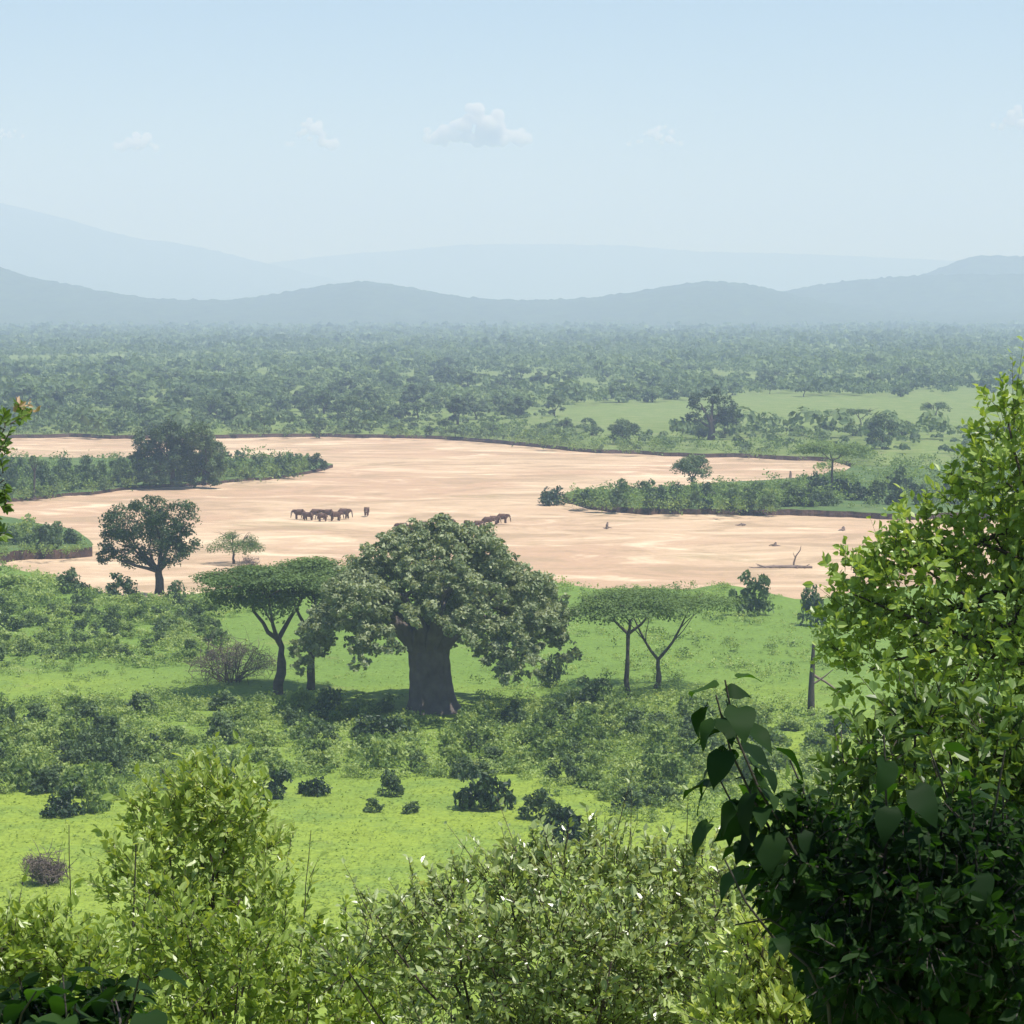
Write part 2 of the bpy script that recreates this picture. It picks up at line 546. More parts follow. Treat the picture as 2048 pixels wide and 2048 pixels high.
# hills and mountains
def hill(name, prof, d0, front, back, x0, x1, step, rough, nrow=46):
    px = np.arange(x0, x1, step)
    pr = interp(prof)(px)
    ridge = at(px, pr, d0)[:, 2]
    vs_ = []
    for q in np.linspace(0, 1, nrow):
        dd = d0 - front * (1 - q)
        x = (px - 1024) / F * dd
        s = q ** 1.5 * (1 - 0.0) if q < 1 else 1
        spur = 1 + 0.28 * (1 - q) * fbm(px * 0.008 + q * 0.6, q * 2.0 + px * 0.002, 3, int(d0))
        z = -2 + (ridge + 2) * s * spur
        z = z + rough * np.abs(fbm(x * 0.035, dd * 0.035 + 0 * x, 3, 5)) * min(1, q * 3)
        vs_.append(np.stack([x, dd + 0 * x, z], -1))
    for q, s in ((0.3, 0.8), (0.7, 0.35), (1.0, -0.01)):
        dd = d0 + back * q
        vs_.append(np.stack([(px - 1024) / F * dd, dd + 0 * px, ridge * s], -1))
    v = np.stack(vs_)
    mb = MB().add(v, grid_faces(*v.shape[:2]), smooth=True)
    return tag(link(name, mb.mesh(name, M['hill'])), kind='structure')


HILL_A = [(-1500, 560), (-600, 470), (-300, 492), (0, 533), (60, 553), (100, 562), (200, 582), (300, 597), (400, 602), (480, 599), (560, 588), (640, 574), (700, 565),
          (740, 563), (800, 572), (860, 584), (940, 597), (1020, 601), (1120, 600), (1200, 594), (1280, 583), (1340, 572), (1416, 563), (1480, 567),
          (1530, 576), (1570, 586), (1650, 605), (1800, 625), (3500, 630)]
HILL_B = [(-1500, 640), (1300, 640), (1450, 610), (1540, 588), (1600, 577), (1686, 563), (1760, 557), (1840, 552), (2048, 549), (2600, 560), (3500, 580)]
HILL_C = [(-1500, 640), (1600, 640), (1800, 565), (1845, 549), (1893, 531), (1925, 518), (1957, 512), (2048, 514), (2200, 506), (2600, 530), (3500, 580)]
MT_A = [(-1500, 520), (-500, 400), (-150, 380), (10, 407), (127, 435), (222, 464), (275, 477), (371, 489), (450, 506), (530, 526), (636, 552), (800, 590), (1000, 625), (3500, 630)]
MT_B = [(-1500, 560), (400, 545), (500, 532), (690, 509), (800, 502), (922, 490), (1100, 489), (1250, 492), (1400, 504), (1600, 509), (1860, 520), (2048, 530), (3500, 560)]
hill('hill_range', HILL_A, 7800, 1500, 900, -1100, 3100, 6, 5)
hill('hill_shoulder', HILL_B, 8800, 1200, 700, 1250, 3100, 6, 6)
hill('tall_hill', HILL_C, 9900, 1000, 800, 1550, 3100, 6, 7)
hill('hazy_mountain', MT_A, 17800, 4200, 1000, -1500, 1100, 10, 8)
hill('pale_mountain', MT_B, 20600, 2600, 1000, -1500, 3500, 12, 8)

# haze: one closed box of even, pale air
hb = MB()
x0, x1, y0, y1, z0, z1 = -10800, 10800, -400, 22000, -3.0, 850.0
hb.add([(x0, y0, z0), (x1, y0, z0), (x1, y1, z0), (x0, y1, z0), (x0, y0, z1), (x1, y0, z1), (x1, y1, z1), (x0, y1, z1)],
       [(0, 3, 2, 1), (4, 5, 6, 7), (0, 1, 5, 4), (1, 2, 6, 5), (2, 3, 7, 6), (3, 0, 4, 7)])
m, nt, out = newmat('haze')
pv = nt.nodes.new('ShaderNodeVolumePrincipled')
pv.inputs['Color'].default_value = (0.55, 0.70, 1.0, 1)
pv.inputs['Absorption Color'].default_value = (0.55, 0.55, 0.55, 1)
pv.inputs['Density'].default_value = 1.9e-4
pv.inputs['Anisotropy'].default_value = 0.0
nt.links.new(pv.outputs[0], out.inputs['Volume'])
tag(link('haze', hb.mesh('haze', m)), 'pale blue haze filling the air over the valley', kind='stuff')

# clouds: small soft cumulus heads beyond the haze
m, nt, out = newmat('cloud')
pv = nt.nodes.new('ShaderNodeVolumePrincipled')
pv.inputs['Color'].default_value = (1, 1, 1, 1)
pv.inputs['Density'].default_value = 0.014
nt.links.new(pv.outputs[0], out.inputs['Volume'])
M['cloud'] = m


def cloud(px, py, w, h, label, n=26, seed=0):
    r = np.random.default_rng(seed)
    d0 = 42000.0
    base = at(px, py, d0)
    s = mpp(d0)
    mbl = bpy.data.metaballs.new('cloud')
    mbl.resolution = mbl.render_resolution = 0.055
    mbl.threshold = 0.35
    for i in range(n):
        u = r.uniform(-1, 1)
        top = max(0.15, 1 - abs(u + r.normal() * 0.15) ** 1.3)
        e = mbl.elements.new()
        rr = r.uniform(0.10, 0.24) * min(1.0, 0.5 + top)
        e.co = (u * w / h, r.uniform(-0.4, 0.4), r.uniform(0, top))
        e.radius = rr * 1.6
    tmp = bpy.data.objects.new('cloud_tmp', mbl)
    C.objects.link(tmp)
    dg = bpy.context.evaluated_depsgraph_get()
    me = bpy.data.meshes.new_from_object(tmp.evaluated_get(dg))
    bpy.data.objects.remove(tmp)
    bpy.data.metaballs.remove(mbl)
    me.materials.clear()
    me.materials.append(M['cloud'])
    sc = s * h
    o = link('cloud', me, None, base, 0, (sc, sc, sc))
    return tag(o, label, 'cloud', 'small clouds above the mountains')


cloud(960, 282, 105, 72, 'largest white cumulus cloud, above the middle of the valley', 46, 3)
cloud(272, 300, 46, 44, 'small faint cloud left, above the slope of the hazy mountain', 22, 4)
cloud(620, 290, 56, 50, 'thin broken cloud left of the largest cumulus', 22, 5)
cloud(1310, 288, 52, 36, 'little flat cloud right of the largest cumulus', 22, 6)
cloud(2030, 256, 50, 40, 'pale cloud cut by the right picture edge', 22, 7)
cloud(10, 275, 40, 24, 'faint cloud cut by the left picture edge', 18, 8)

# ------------------------------------------------------------------ plant builders
def dome_clumps(w, h0, h1, k, cr, drop=0.35, depth=1.0, fill=0.75):
    """clump centres filling a dome of half width w between heights h0 and h1"""
    out_ = []
    for i in range(k):
        a = rng.uniform(0, 2 * math.pi)
        r = math.sqrt(rng.random())
        top = math.sqrt(max(0, 1 - (r * 0.95) ** 2))
        lo = -drop * r
        zz = rng.uniform(lo, top) if rng.random() > fill else top - rng.random() * 0.2
        c = cr * rng.uniform(0.7, 1.3)
        out_.append((math.cos(a) * r * (w - c * 0.6), math.sin(a) * r * (w - c * 0.6) * depth, h0 + (h1 - h0 - c * 0.6) * zz, c, c * 0.95, c * 0.75))
    return out_


def proto_shrub(n=900, size=0.085, loose=0.0, tint=None):
    """several leafy lobes of unequal height that reach down to the ground"""
    mb = MB()
    cl = []
    for i in range(rng.integers(4, 8)):
        a, r = rng.uniform(0, 6.283), rng.uniform(0.0, 0.62)
        R_ = rng.uniform(0.3, 0.5) * (1 - 0.25 * r)
        top = (1.0 - 0.55 * r * r) * rng.uniform(0.62, 1.05)
        for j in range(7):
            d_ = norm(rng.normal(size=3))
            c = R_ * rng.uniform(0.32, 0.6)
            z = max(0.12, top - R_ * 0.8 + d_[2] * R_ * 0.7)
            cl.append((math.cos(a) * r + d_[0] * R_ * 0.75, math.sin(a) * r + d_[1] * R_ * 0.75, z, c, c, c * 0.85))
    for i in range(7):
        a = rng.uniform(0, 6.283)
        c = rng.uniform(0.2, 0.32)
        cl.append((math.cos(a) * rng.uniform(.4, .75), math.sin(a) * rng.uniform(.4, .75), 0.18, c, c, c * 0.8))
    foliage(mb, cl, n, size, 0.6, 0.6, 0.3, 0.35)
    return mb


def place_tree(name, label, cat, base, rz, sc, parts, group=None):
    """Empty at the base > parts [(name, mesh)]"""
    e = tag(link(name, None, None, base, rz, sc), label, cat, group)
    e.empty_display_size = 0.5
    for pn, me in parts:
        link(pn, me, e)
    return e


def acacia_meshes(h, w, layers=5, thick=0.06, forks=3, n=2600, size=0.2, tr=0.028, fork_z=0.42, lean=0.0, leaf='leaf_acacia', bark='bark_dark', droop=0.10, leafdown=0.0):
    tk, cr = MB(), MB()
    p0 = np.array([0, 0, -0.3])
    fz = h * fork_z
    fk = np.array([lean * fz, 0, fz])
    tv, tf = tube(curve(p0, fk, 7, 0.13), np.linspace(tr * h * 1.35, tr * h * 0.8, 7) * rng.uniform(0.88, 1.12, 7), 8, 0.10)
    tk.add(tv, tf, smooth=True)
    cl = []
    for i in range(forks):
        a = 2 * math.pi * (i + rng.uniform(-0.25, 0.25)) / forks + 0.4
        e = np.array([fk[0] + math.cos(a) * w * 0.45, math.sin(a) * w * 0.45, h * rng.uniform(0.8, 0.9)])
        c = curve(fk, e, 6, 0.12, -0.08)
        tv, tf = tube(c, np.linspace(tr * h * 0.7, tr * h * 0.22, 6), 6)
        tk.add(tv, tf, smooth=True)
        for j in range(4):
            b = a + rng.uniform(-0.9, 0.9)
            rr = rng.uniform(0.5, 0.95)
            e2 = np.array([fk[0] + math.cos(b) * w * rr, math.sin(b) * w * rr, h * rng.uniform(0.84, 0.95)])
            tv, tf = tube(curve(c[rng.integers(2, 6)], e2, 5, 0.12, 0.06), np.linspace(tr * h * 0.25, tr * h * 0.06, 5), 5)
            tk.add(tv, tf, smooth=True)
    for i in range(layers * 5):
        a, r = rng.uniform(0, 6.283), math.sqrt(rng.random())
        c = w * rng.uniform(0.2, 0.36)
        z = h * (1 - thick - droop * r * r - rng.random() * thick * 1.6)
        cl.append((fk[0] + math.cos(a) * r * (w - c * .5), math.sin(a) * r * (w - c * .5), z, c, c, h * thick * rng.uniform(0.6, 1.2)))
    foliage(cr, cl, n, size, 0.6, 0.5, 0.55, 0.4, under=0.6)
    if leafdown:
        foliage(cr, [(x, y, z - h * leafdown * rng.random(), c * .6, c * .6, h * 0.07) for x, y, z, c, _, _ in cl], int(n * 0.5), size, 0.6, 0.6, 0.2, 0.3, tint=0.2)  # hanging leaves tinted darker: shade under the crown put into their colour
    return [('trunk', tk.mesh('trunk', M[bark])), ('crown', cr.mesh('crown', M[leaf]))]


def dome_meshes(h, w, h0, k=26, n=3000, size=0.2, tr=0.03, leaf='leaf_tree', bark='bark_dark', cr_=None, fill=0.7, drop=0.3, limbs=5):
    tk, cr = MB(), MB()
    fz = h0 * 0.75 + 0.05 * h
    tv, tf = tube(curve((0, 0, -0.3), (0, 0, fz), 6, 0.06), np.linspace(tr * h * 1.35, tr * h * 0.9, 6), 8, 0.06)
    tk.add(tv, tf, smooth=True)
    for i in range(limbs):
        a = 6.283 * (i + rng.random() * 0.5) / limbs
        e = (math.cos(a) * w * 0.65, math.sin(a) * w * 0.65, h0 + (h - h0) * rng.uniform(0.35, 0.8))
        tv, tf = tube(curve((0, 0, fz * 0.93), e, 6, 0.15, 0.05), np.linspace(tr * h * 0.6, tr * h * 0.12, 6), 6)
        tk.add(tv, tf, smooth=True)
    foliage(cr, dome_clumps(w, h0, h, k, cr_ or w * 0.3, drop, 1.0, fill), n, size, 0.6, 0.5, 0.3, 0.5)
    return [('trunk', tk.mesh('trunk', M[bark])), ('crown', cr.mesh('crown', M[leaf]))]


def lobe_tree(px, py, lobes, label, n, size, leaf='leaf_tree', tr=0.6, bark='bark_dark', name='tree', fork=0.35):
    """a tree whose crown is built from rounded lobes (px, py, radius px) round its trunk"""
    q, s = base_at(px, py)
    tk, cr = MB(), MB()
    cl = []
    top = max((py - l[1]) * s for l in lobes)
    fk = np.array([0, 0, top * fork])
    tk.add(*tube(curve((0, 0, -0.4), fk, 6, 0.06), np.linspace(tr * 1.25, tr * 0.85, 6), 9, 0.07), smooth=True)
    for lx, ly, lr in lobes:
        dep = rng.normal() * lr * s * 0.7
        c0 = np.array([(lx - px) * s, dep, (py - ly) * s])
        tk.add(*tube(curve(fk * rng.uniform(0.75, 1.0), c0, 6, 0.14, 0.05), np.linspace(tr * 0.55, tr * 0.1, 6), 6), smooth=True)
        for k in range(16):
            d_ = norm(rng.normal(size=3))
            c = lr * s * rng.uniform(0.28, 0.5)
            cl.append((*(c0 + d_ * lr * s * 0.72 * np.array([1, 1, 0.85])), c, c, c * 0.8))
    foliage(cr, cl, n, size, 0.6, 0.6, 0.3, 0.35)
    return place_tree(name, label, 'tree', q, 0, (1, 1, 1), [('trunk', tk.mesh('trunk', M[bark])), ('crown', cr.mesh('crown', M[leaf]))])


def base_at(px, py, z=None):
    q = gp(px, py, ZL if z is None else z)
    if z is None and q[1] < 600:
        q[2] = near_z(q[0], q[1]) - 0.05
    return q, mpp(q[1])


# ------------------------------------------------------------------ the great baobab
bp, s = base_at(862, 1420)
tk = MB()
zz = np.linspace(-0.6, 11.4, 22)
th = np.linspace(0, 2 * math.pi, 40, endpoint=False)
prof = np.interp(zz, [-0.6, 0.3, 1.5, 4, 7.5, 10, 11.4], [4.1, 3.5, 2.95, 2.6, 2.5, 2.8, 2.4])
rad = prof[:, None] * (1 + 0.10 * np.sin(5 * th + 0.7)[None] + 0.07 * np.sin(9 * th + zz[:, None] * 0.12) + 0.05 * np.sin(3 * th + 2)[None] * np.exp(-np.maximum(zz, 0) / 4)[:, None] * 2
                       + 0.015 * rng.normal(size=(22, 40)))
ring = np.stack([rad * np.cos(th) - 0.05 * zz[:, None] * 1.0, rad * np.sin(th), np.repeat(zz[:, None], 40, 1)], -1).reshape(-1, 3)
fc = []
for i in range(21):
    for j in range(40):
        fc.append((i * 40 + j, i * 40 + (j + 1) % 40, (i + 1) * 40 + (j + 1) % 40, (i + 1) * 40 + j))
tk.add(ring, np.array(fc), smooth=True)
limb_mb = []
for i in range(9):
    a = 6.283 * (i + rng.random() * 0.4) / 9
    r0 = 1.6
    p0 = (math.cos(a) * r0 - 0.5, math.sin(a) * r0, 9.0)
    e = (math.cos(a) * rng.uniform(8, 12), math.sin(a) * rng.uniform(7, 10), rng.uniform(14.5, 18.5))
    c = curve(p0, e, 8, 0.10, 0.04)
    lm = MB()
    lm.add(*tube(c, np.linspace(1.6, 0.28, 8) * rng.uniform(0.8, 1.1), 9, 0.05), smooth=True)
    for j in range(6):
        b = c[rng.integers(3, 8)]
        e2 = b + np.array([math.cos(a) * rng.uniform(0, 3) + rng.normal() * 1.6, math.sin(a) * rng.uniform(0, 3) + rng.normal() * 1.6, rng.uniform(-2.0, 2.5)])
        lm.add(*tube(curve(b, e2, 5, 0.15), np.linspace(0.36, 0.07, 5), 5), smooth=True)
    limb_mb.append(lm)
cl = []
W_ = 18.0
boughs = []
for i in range(64):
    a, r = 2.399963 * i + rng.normal() * 0.2, math.sqrt((i + 0.5) / 64)
    z = 12.4 + 12.0 * (1 - r ** 1.8) + rng.normal() * 0.8
    boughs.append((math.cos(a) * r * W_ * 0.93 + 0.9, math.sin(a) * r * W_ * 0.84, z, rng.uniform(1.9, 3.3)))
boughs += [(rng.normal() * 7, rng.normal() * 6, 16.5 + rng.normal() * 1.2, 2.6) for _ in range(14)]
boughs += [(rng.uniform(-7, 8), rng.uniform(-9, -4), rng.uniform(13.6, 15.5), 2.0) for _ in range(9)]
boughs += [(1.5, -1, 25.2, 1.9), (3.6, 0, 24.4, 1.9), (-1.8, 1, 24.4, 1.9), (-4.2, 0, 23.4, 1.9), (-6.0, 0.5, 22.2, 2.0), (5.8, 0, 22.9, 2.0)]
for i in range(34):                                  # drooping outer boughs
    a, r = rng.uniform(0, 6.283), rng.uniform(0.78, 1.08)
    if math.sin(a) < 0.4 and abs(math.cos(a) * r) < 0.42:
        continue
    z, k = rng.uniform(6.2, 11.0), 0.0
    while z < 13.5:                                  # each hanging bough joins the crown above it
        boughs.append((math.cos(a) * r * W_ * (1 - k) + 0.9, math.sin(a) * r * W_ * 0.9 * (1 - k), z, rng.uniform(1.3, 2.2)))
        z += 2.0
        k += 0.05
for bx_, by_, bz_, br_ in boughs:
    for k in range(17):
        d_ = norm(rng.normal(size=3)) * rng.uniform(0.7, 1.25)
        c = br_ * rng.uniform(0.14, 0.42)
        cl.append((bx_ + d_[0] * br_ * 0.85, by_ + d_[1] * br_ * 0.85, bz_ + d_[2] * br_ * 0.68, c, c, c * 0.8))
crn = MB()
foliage(crn, cl, 90000, 0.30, 0.62, 0.62, 0.30, 0.35)
bao = tag(link('baobab_tree', None, None, bp), 'huge baobab with fat grey trunk and wide grey-green crown, centre of the plain', 'tree')
link('trunk', tk.mesh('trunk', M['bark_baobab']), bao)
for lm in limb_mb:
    link('limb', lm.mesh('limb', M['bark_baobab']), bao)
link('crown', crn.mesh('crown', M['leaf_baobab']), bao)

# ------------------------------------------------------------------ single trees
def acacia(px, py, top_y, wpx, label, z=None, **k):
    q, s = base_at(px, py, z)
    h = (py - top_y) * s
    return place_tree('acacia_tree', label, 'tree', q, 0, (1, 1, 1), acacia_meshes(h, wpx * s / 2, **k))


def dome(px, py, top_y, wpx, bot_y, label, z=None, name='tree', rz=0, **k):
    q, s = base_at(px, py, z)
    return place_tree(name, label, 'tree', q, rz, (1, 1, 1), dome_meshes((py - top_y) * s, wpx * s / 2, (py - bot_y) * s, **k))


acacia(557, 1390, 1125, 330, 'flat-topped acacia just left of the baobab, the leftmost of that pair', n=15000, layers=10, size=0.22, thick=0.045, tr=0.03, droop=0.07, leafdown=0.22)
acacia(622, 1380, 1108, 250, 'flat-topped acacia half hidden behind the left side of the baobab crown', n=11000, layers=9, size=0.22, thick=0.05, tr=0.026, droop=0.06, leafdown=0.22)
acacia(1256, 1402, 1175, 250, 'slender flat-topped acacia right of the baobab, with a single straight trunk', n=10000, layers=9, size=0.2, tr=0.022, fork_z=0.6)
acacia(1313, 1380, 1168, 330, 'spreading flat-topped acacia with a trunk forked in a V, right of the baobab', n=13000, layers=10, size=0.2, tr=0.024, fork_z=0.28, forks=2, lean=0.05)
acacia(468, 1128, 1058, 128, 'small umbrella acacia standing against the sand, above the left flat-topped acacia', z=0.1, n=5000, layers=6, size=0.17, thick=0.16, droop=0.3, tr=0.035, fork_z=0.3)
acacia(1665, 975, 876, 150, 'umbrella acacia rising from the island shrubs before the narrow sand channel', n=5500, layers=7, size=0.3, tr=0.022, fork_z=0.55, thick=0.1)
acacia(1872, 850, 800, 62, 'pale umbrella acacia alone on the far meadow, near the right edge', n=1200, layers=3, size=0.4, tr=0.035, thick=0.12, leaf='leaf_forest')
acacia(1720, 858, 812, 84, 'flat pale acacia on the far meadow behind the pointed dark tree', n=1400, layers=3, size=0.4, tr=0.03, thick=0.1, leaf='leaf_forest')
lobe_tree(318, 1184, [(250, 1045, 48), (300, 1020, 42), (355, 1030, 44), (372, 1080, 32), (232, 1085, 38), (295, 1080, 50), (345, 1105, 34), (212, 1108, 22), (330, 1060, 44), (265, 1110, 34)],
          'dark round-crowned tree with thick black trunk on the left river bank', 17000, 0.25, tr=0.75, fork=0.3)
lobe_tree(345, 970, [(295, 885, 34), (335, 868, 32), (365, 885, 34), (290, 922, 34), (335, 915, 36), (310, 945, 30), (350, 945, 32), (275, 950, 24), (365, 915, 30)],
          'big dense dark tree on the peninsula, left half of the clump', 20000, 0.36, tr=0.7)
lobe_tree(408, 968, [(400, 872, 32), (425, 895, 30), (385, 905, 34), (430, 925, 26), (400, 940, 32), (430, 952, 24), (385, 958, 22)],
          'dense dark tree on the peninsula, right half of the clump', 15000, 0.36, tr=0.6)
lobe_tree(1422, 880, [(1398, 805, 24), (1425, 792, 22), (1450, 812, 25), (1470, 836, 18), (1388, 836, 18), (1425, 828, 26), (1448, 838, 18)],
          'dark broad tree with a bare trunk standing alone before the far meadow', 7000, 0.4, leaf='leaf_dark', tr=1.3, fork=0.4)
dome(1385, 985, 905, 80, 950, 'small round tree on the island, left of the umbrella acacia', leaf='leaf_tree', n=4500, k=30, size=0.3, drop=0.3)
dome(1765, 898, 826, 66, 885, 'pointed dark tree in front of the far meadow on the right', leaf='leaf_tree', n=3600, k=30, size=0.42, drop=0.8)
dome(702, 842, 790, 66, 828, 'round dark tree in the woodland just behind the far bank, left of centre', leaf='leaf_tree', n=2400, k=24, size=0.5, drop=0.5)
dome(1109, 832, 788, 44, 822, 'lone round dark tree at the left end of the far meadow', leaf='leaf_tree', n=1600, k=20, size=0.5, drop=0.5)
dome(422, 838, 786, 74, 826, 'brownish round tree behind the far bank above the peninsula', leaf='leaf_forest', n=2200, k=22, size=0.5, drop=0.5)
dome(1248, 888, 832, 66, 876, 'brownish bushy tree at the far bank left of the lone broad tree', leaf='leaf_forest', n=2400, k=24, size=0.42, drop=0.6)
dome(70, 992, 905, 26, 930, 'thin upright tree at the left end of the peninsula', leaf='leaf_tree', n=500, k=8, size=0.25, tr=0.022)

# bare snag right of the acacias
q, s = base_at(1622, 1436)
mb = MB()
mb.add(*tube(curve((0, 0, -0.3), (0.25, 0, 145 * s), 8, 0.03), np.linspace(0.55, 0.2, 8), 8, 0.08), smooth=True)
br = MB().add(*tube(curve((0.1, 0, 5.5), (4.6, 0.5, 2.2), 6, 0.06), np.linspace(0.22, 0.08, 6), 5), smooth=True)
br2 = MB().add(*tube(curve((0.15, 0, 4.2), (2.8, -0.6, 6.2), 6, 0.1), np.linspace(0.18, 0.05, 6), 5), smooth=True)
sn = place_tree('dead_tree', 'black bare dead trunk standing in the grass left of the leafy tree on the right', 'dead tree', q, 0, (1, 1, 1),
                [('trunk', mb.mesh('trunk', M['snag'])), ('branch', br.mesh('branch', M['deadwood'])), ('branch', br2.mesh('branch', M['deadwood']))])

# leafless thickets
def thicket(px, py, wpx, hpx, label, n=420):
    q, s = base_at(px, py)
    mb = MB()
    w, h = wpx * s / 2, hpx * s
    for i in range(n // 12):
        a, r = rng.uniform(0, 6.283), math.sqrt(rng.random()) * w * 0.3
        p0 = (math.cos(a) * r, math.sin(a) * r, 0)
        el = rng.uniform(0.15, 1.0)
        e = (math.cos(a) * w * (1.05 - 0.75 * el * el), math.sin(a) * w * (1.05 - 0.75 * el * el), h * rng.uniform(0.75, 1.0) * el)
        c = curve(p0, e, 5, 0.15, 0.1)
        mb.add(*tube(c, np.linspace(0.07, 0.015, 5), 4), 0.3)
        for j in range(5):
            b = c[rng.integers(2, 5)]
            mb.add(*tube(curve(b, b + rng.normal(size=3) * h * 0.25, 3, 0.1), (0.045, 0.03, 0.012), 3), rng.random())
    tw = MB()
    foliage(tw, [(rng.normal() * w * 0.45, rng.normal() * w * 0.4, h * rng.uniform(0.2, 0.6), w * 0.32, w * 0.32, h * 0.26) for _ in range(18)], n * 9, 0.15, 0.2, 0.9, 0.1, 0.2)
    return place_tree('dry_bush', label, 'bush', q, 0, (1, 1, 1), [('branches', mb.mesh('branches', M['dry_twig'])), ('twigs', tw.mesh('twigs', M['dry_twig']))])


thicket(462, 1362, 170, 95, 'leafless grey-brown thicket left of the flat-topped acacias', 700)
thicket(95, 1772, 90, 75, 'dry grey-brown bush in the bright grass at the lower left', 500)
thicket(500, 1135, 40, 30, 'small pale leafless bush standing in for a white patch under the umbrella acacia on the sand', 120)  # bush stands in for an unidentified white patch

# ------------------------------------------------------------------ shrubs
PROTO = {}
for key, leaf in (('green', 'leaf_shrub'), ('dark', 'leaf_dark'), ('tree', 'leaf_tree'), ('pale', 'leaf_forest')):
    PROTO[key] = [proto_shrub().mesh('shrub', M[leaf]) for _ in range(5)]


def shrub(px, py, wpx, hpx, key, label, group=None, z=None, name='shrub'):
    q, s = base_at(px, py, z)
    w, h = wpx * s / 2, hpx * s
    me = PROTO[key][rng.integers(5)]
    o = link(name, me, None, q, rng.uniform(0, 6.28), (w * 1.18, w * 1.18, h * 0.98))
    return tag(o, label, 'shrub', group)


for a in [
    (545, 1596, 74, 66, 'dark', 'round blackish shrub at the top left corner of the bright meadow'),
    (625, 1590, 70, 48, 'dark', 'low dark shrub directly right of the round blackish one above the meadow'),
    (780, 1590, 60, 52, 'tree', 'small dark spiky shrub on the upper edge of the bright meadow'),
    (972, 1616, 120, 106, 'dark', 'largest blackish shrub, at the upper right of the bright meadow'),
    (1130, 1690, 140, 100, 'dark', 'dark broad shrub at the right end of the bright meadow'),
    (1080, 1640, 90, 66, 'tree', 'green shrub between the two biggest dark shrubs by the meadow'),
    (120, 1632, 96, 66, 'dark', 'dark shaded shrub at the left margin above the lower left grass'),
    (190, 1626, 70, 70, 'green', 'lighter shrub right beside the dark shaded one at left'),
    (745, 1625, 46, 28, 'tree', 'tiny shrub, left one of two lone tufts inside the bright meadow'),
    (825, 1628, 42, 26, 'tree', 'tiny shrub, right one of two lone tufts inside the bright meadow'),
    (760, 1470, 120, 62, 'dark', 'low dark shrub in the shadow at the left foot of the baobab trunk'),
    (1182, 1416, 96, 66, 'tree', 'dark bush between the baobab and the slender acacia'),
    (1108, 1370, 60, 60, 'tree', 'dark bush just under the right edge of the baobab crown'),
    (1508, 1232, 92, 88, 'tree', 'tall bush on the near bank above the right acacias'),
    (1622, 1252, 66, 80, 'tree', 'bush on the bank beside the leafy right tree'),
    (10, 1470, 70, 72, 'tree', 'dark bush cut by the left picture edge'),
    (130, 1485, 90, 68, 'green', 'green bush beside the one cut by the left edge'),
    (300, 1510, 84, 44, 'dark', 'dark low shrub in the thicket at left'),
    (225, 1545, 80, 72, 'tree', 'upright dark green shrub in the left thicket'),
    
    (240, 1196, 66, 52, 'tree', 'green bush left of the thick black trunk by the sand'),
    (145, 1184, 66, 50, 'tree', 'bush on the near bank before the dark earth cut at left'),
    (352, 1200, 50, 40, 'tree', 'small bush at the right foot of the thick black trunk'),
    (40, 1180, 90, 40, 'green', 'bush on the near bank at the far left'),
    (1595, 1012, 86, 44, 'dark', 'dark clump of bush in the middle right of the island'),
    (1380, 1475, 60, 46, 'tree', 'bush left of the dark broad leaves, in the right thicket'),
    (1675, 1480, 80, 50, 'tree', 'dark bush at the foot of the bare dead trunk'),
]:
    shrub(a[0], a[1], a[2], a[3], a[4], a[5])

shrub(1105, 1010, 66, 46, 'dark', 'dark rounded bush at the tip of the island', z=-0.1)
placed = []


PLACES = [(-200, 'at the left edge'), (90, 'near the left edge'), (230, 'below the thick black trunk'), (400, 'below the leafless thicket'), (520, 'below the left acacias'),
          (660, 'left of the baobab'), (800, 'in front of the baobab'), (950, 'right of the baobab trunk'), (1080, 'under the right side of the baobab crown'),
          (1220, 'below the slender acacia'), (1300, 'below the forked acacia'), (1420, 'beside the dark broad leaves'), (1560, 'near the bare dead trunk'), (1700, 'toward the right edge')]


def where(px):
    return [w for x, w in PLACES if px >= x][-1]


def scatter(n, x0, x1, y0, y1, wr, hr, keys, label, group, z=None, cond=None, name='shrub', gap=0.45):
    c = 0
    tries = 0
    while c < n and tries < n * 30:
        tries += 1
        px, py = rng.uniform(x0, x1), rng.uniform(y0, y1)
        if cond is not None and not cond(px, py):
            continue
        w = rng.uniform(*wr)
        if any(abs(px - a) < (w + ww) * gap * 0.6 and abs(py - b_) < (w + ww) * gap * 0.28 for a, b_, ww in placed):
            continue
        placed.append((px, py, w))
        key = keys[rng.integers(len(keys))]
        hk = rng.uniform(*hr)
        size = 'small' if w < wr[0] + (wr[1] - wr[0]) * 0.33 else ('large' if w > wr[0] + (wr[1] - wr[0]) * 0.67 else 'middling')
        tone = {'green': 'light green', 'tree': 'dark green', 'dark': 'blackish green', 'pale': 'dull green'}[key]
        row = 'front' if (py - y0) > (y1 - y0) * 0.5 else 'rear'
        shrub(px, py, w, w * hk, key, f'{size} {tone} {label}, {row} half, {where(px)}'.replace('thicket above the bright meadow, ', 'middle thicket, ').replace('thicket right of the meadow', 'right thicket').replace('under the right side of the baobab crown', 'under the right baobab crown'), group, z, name)
        c += 1


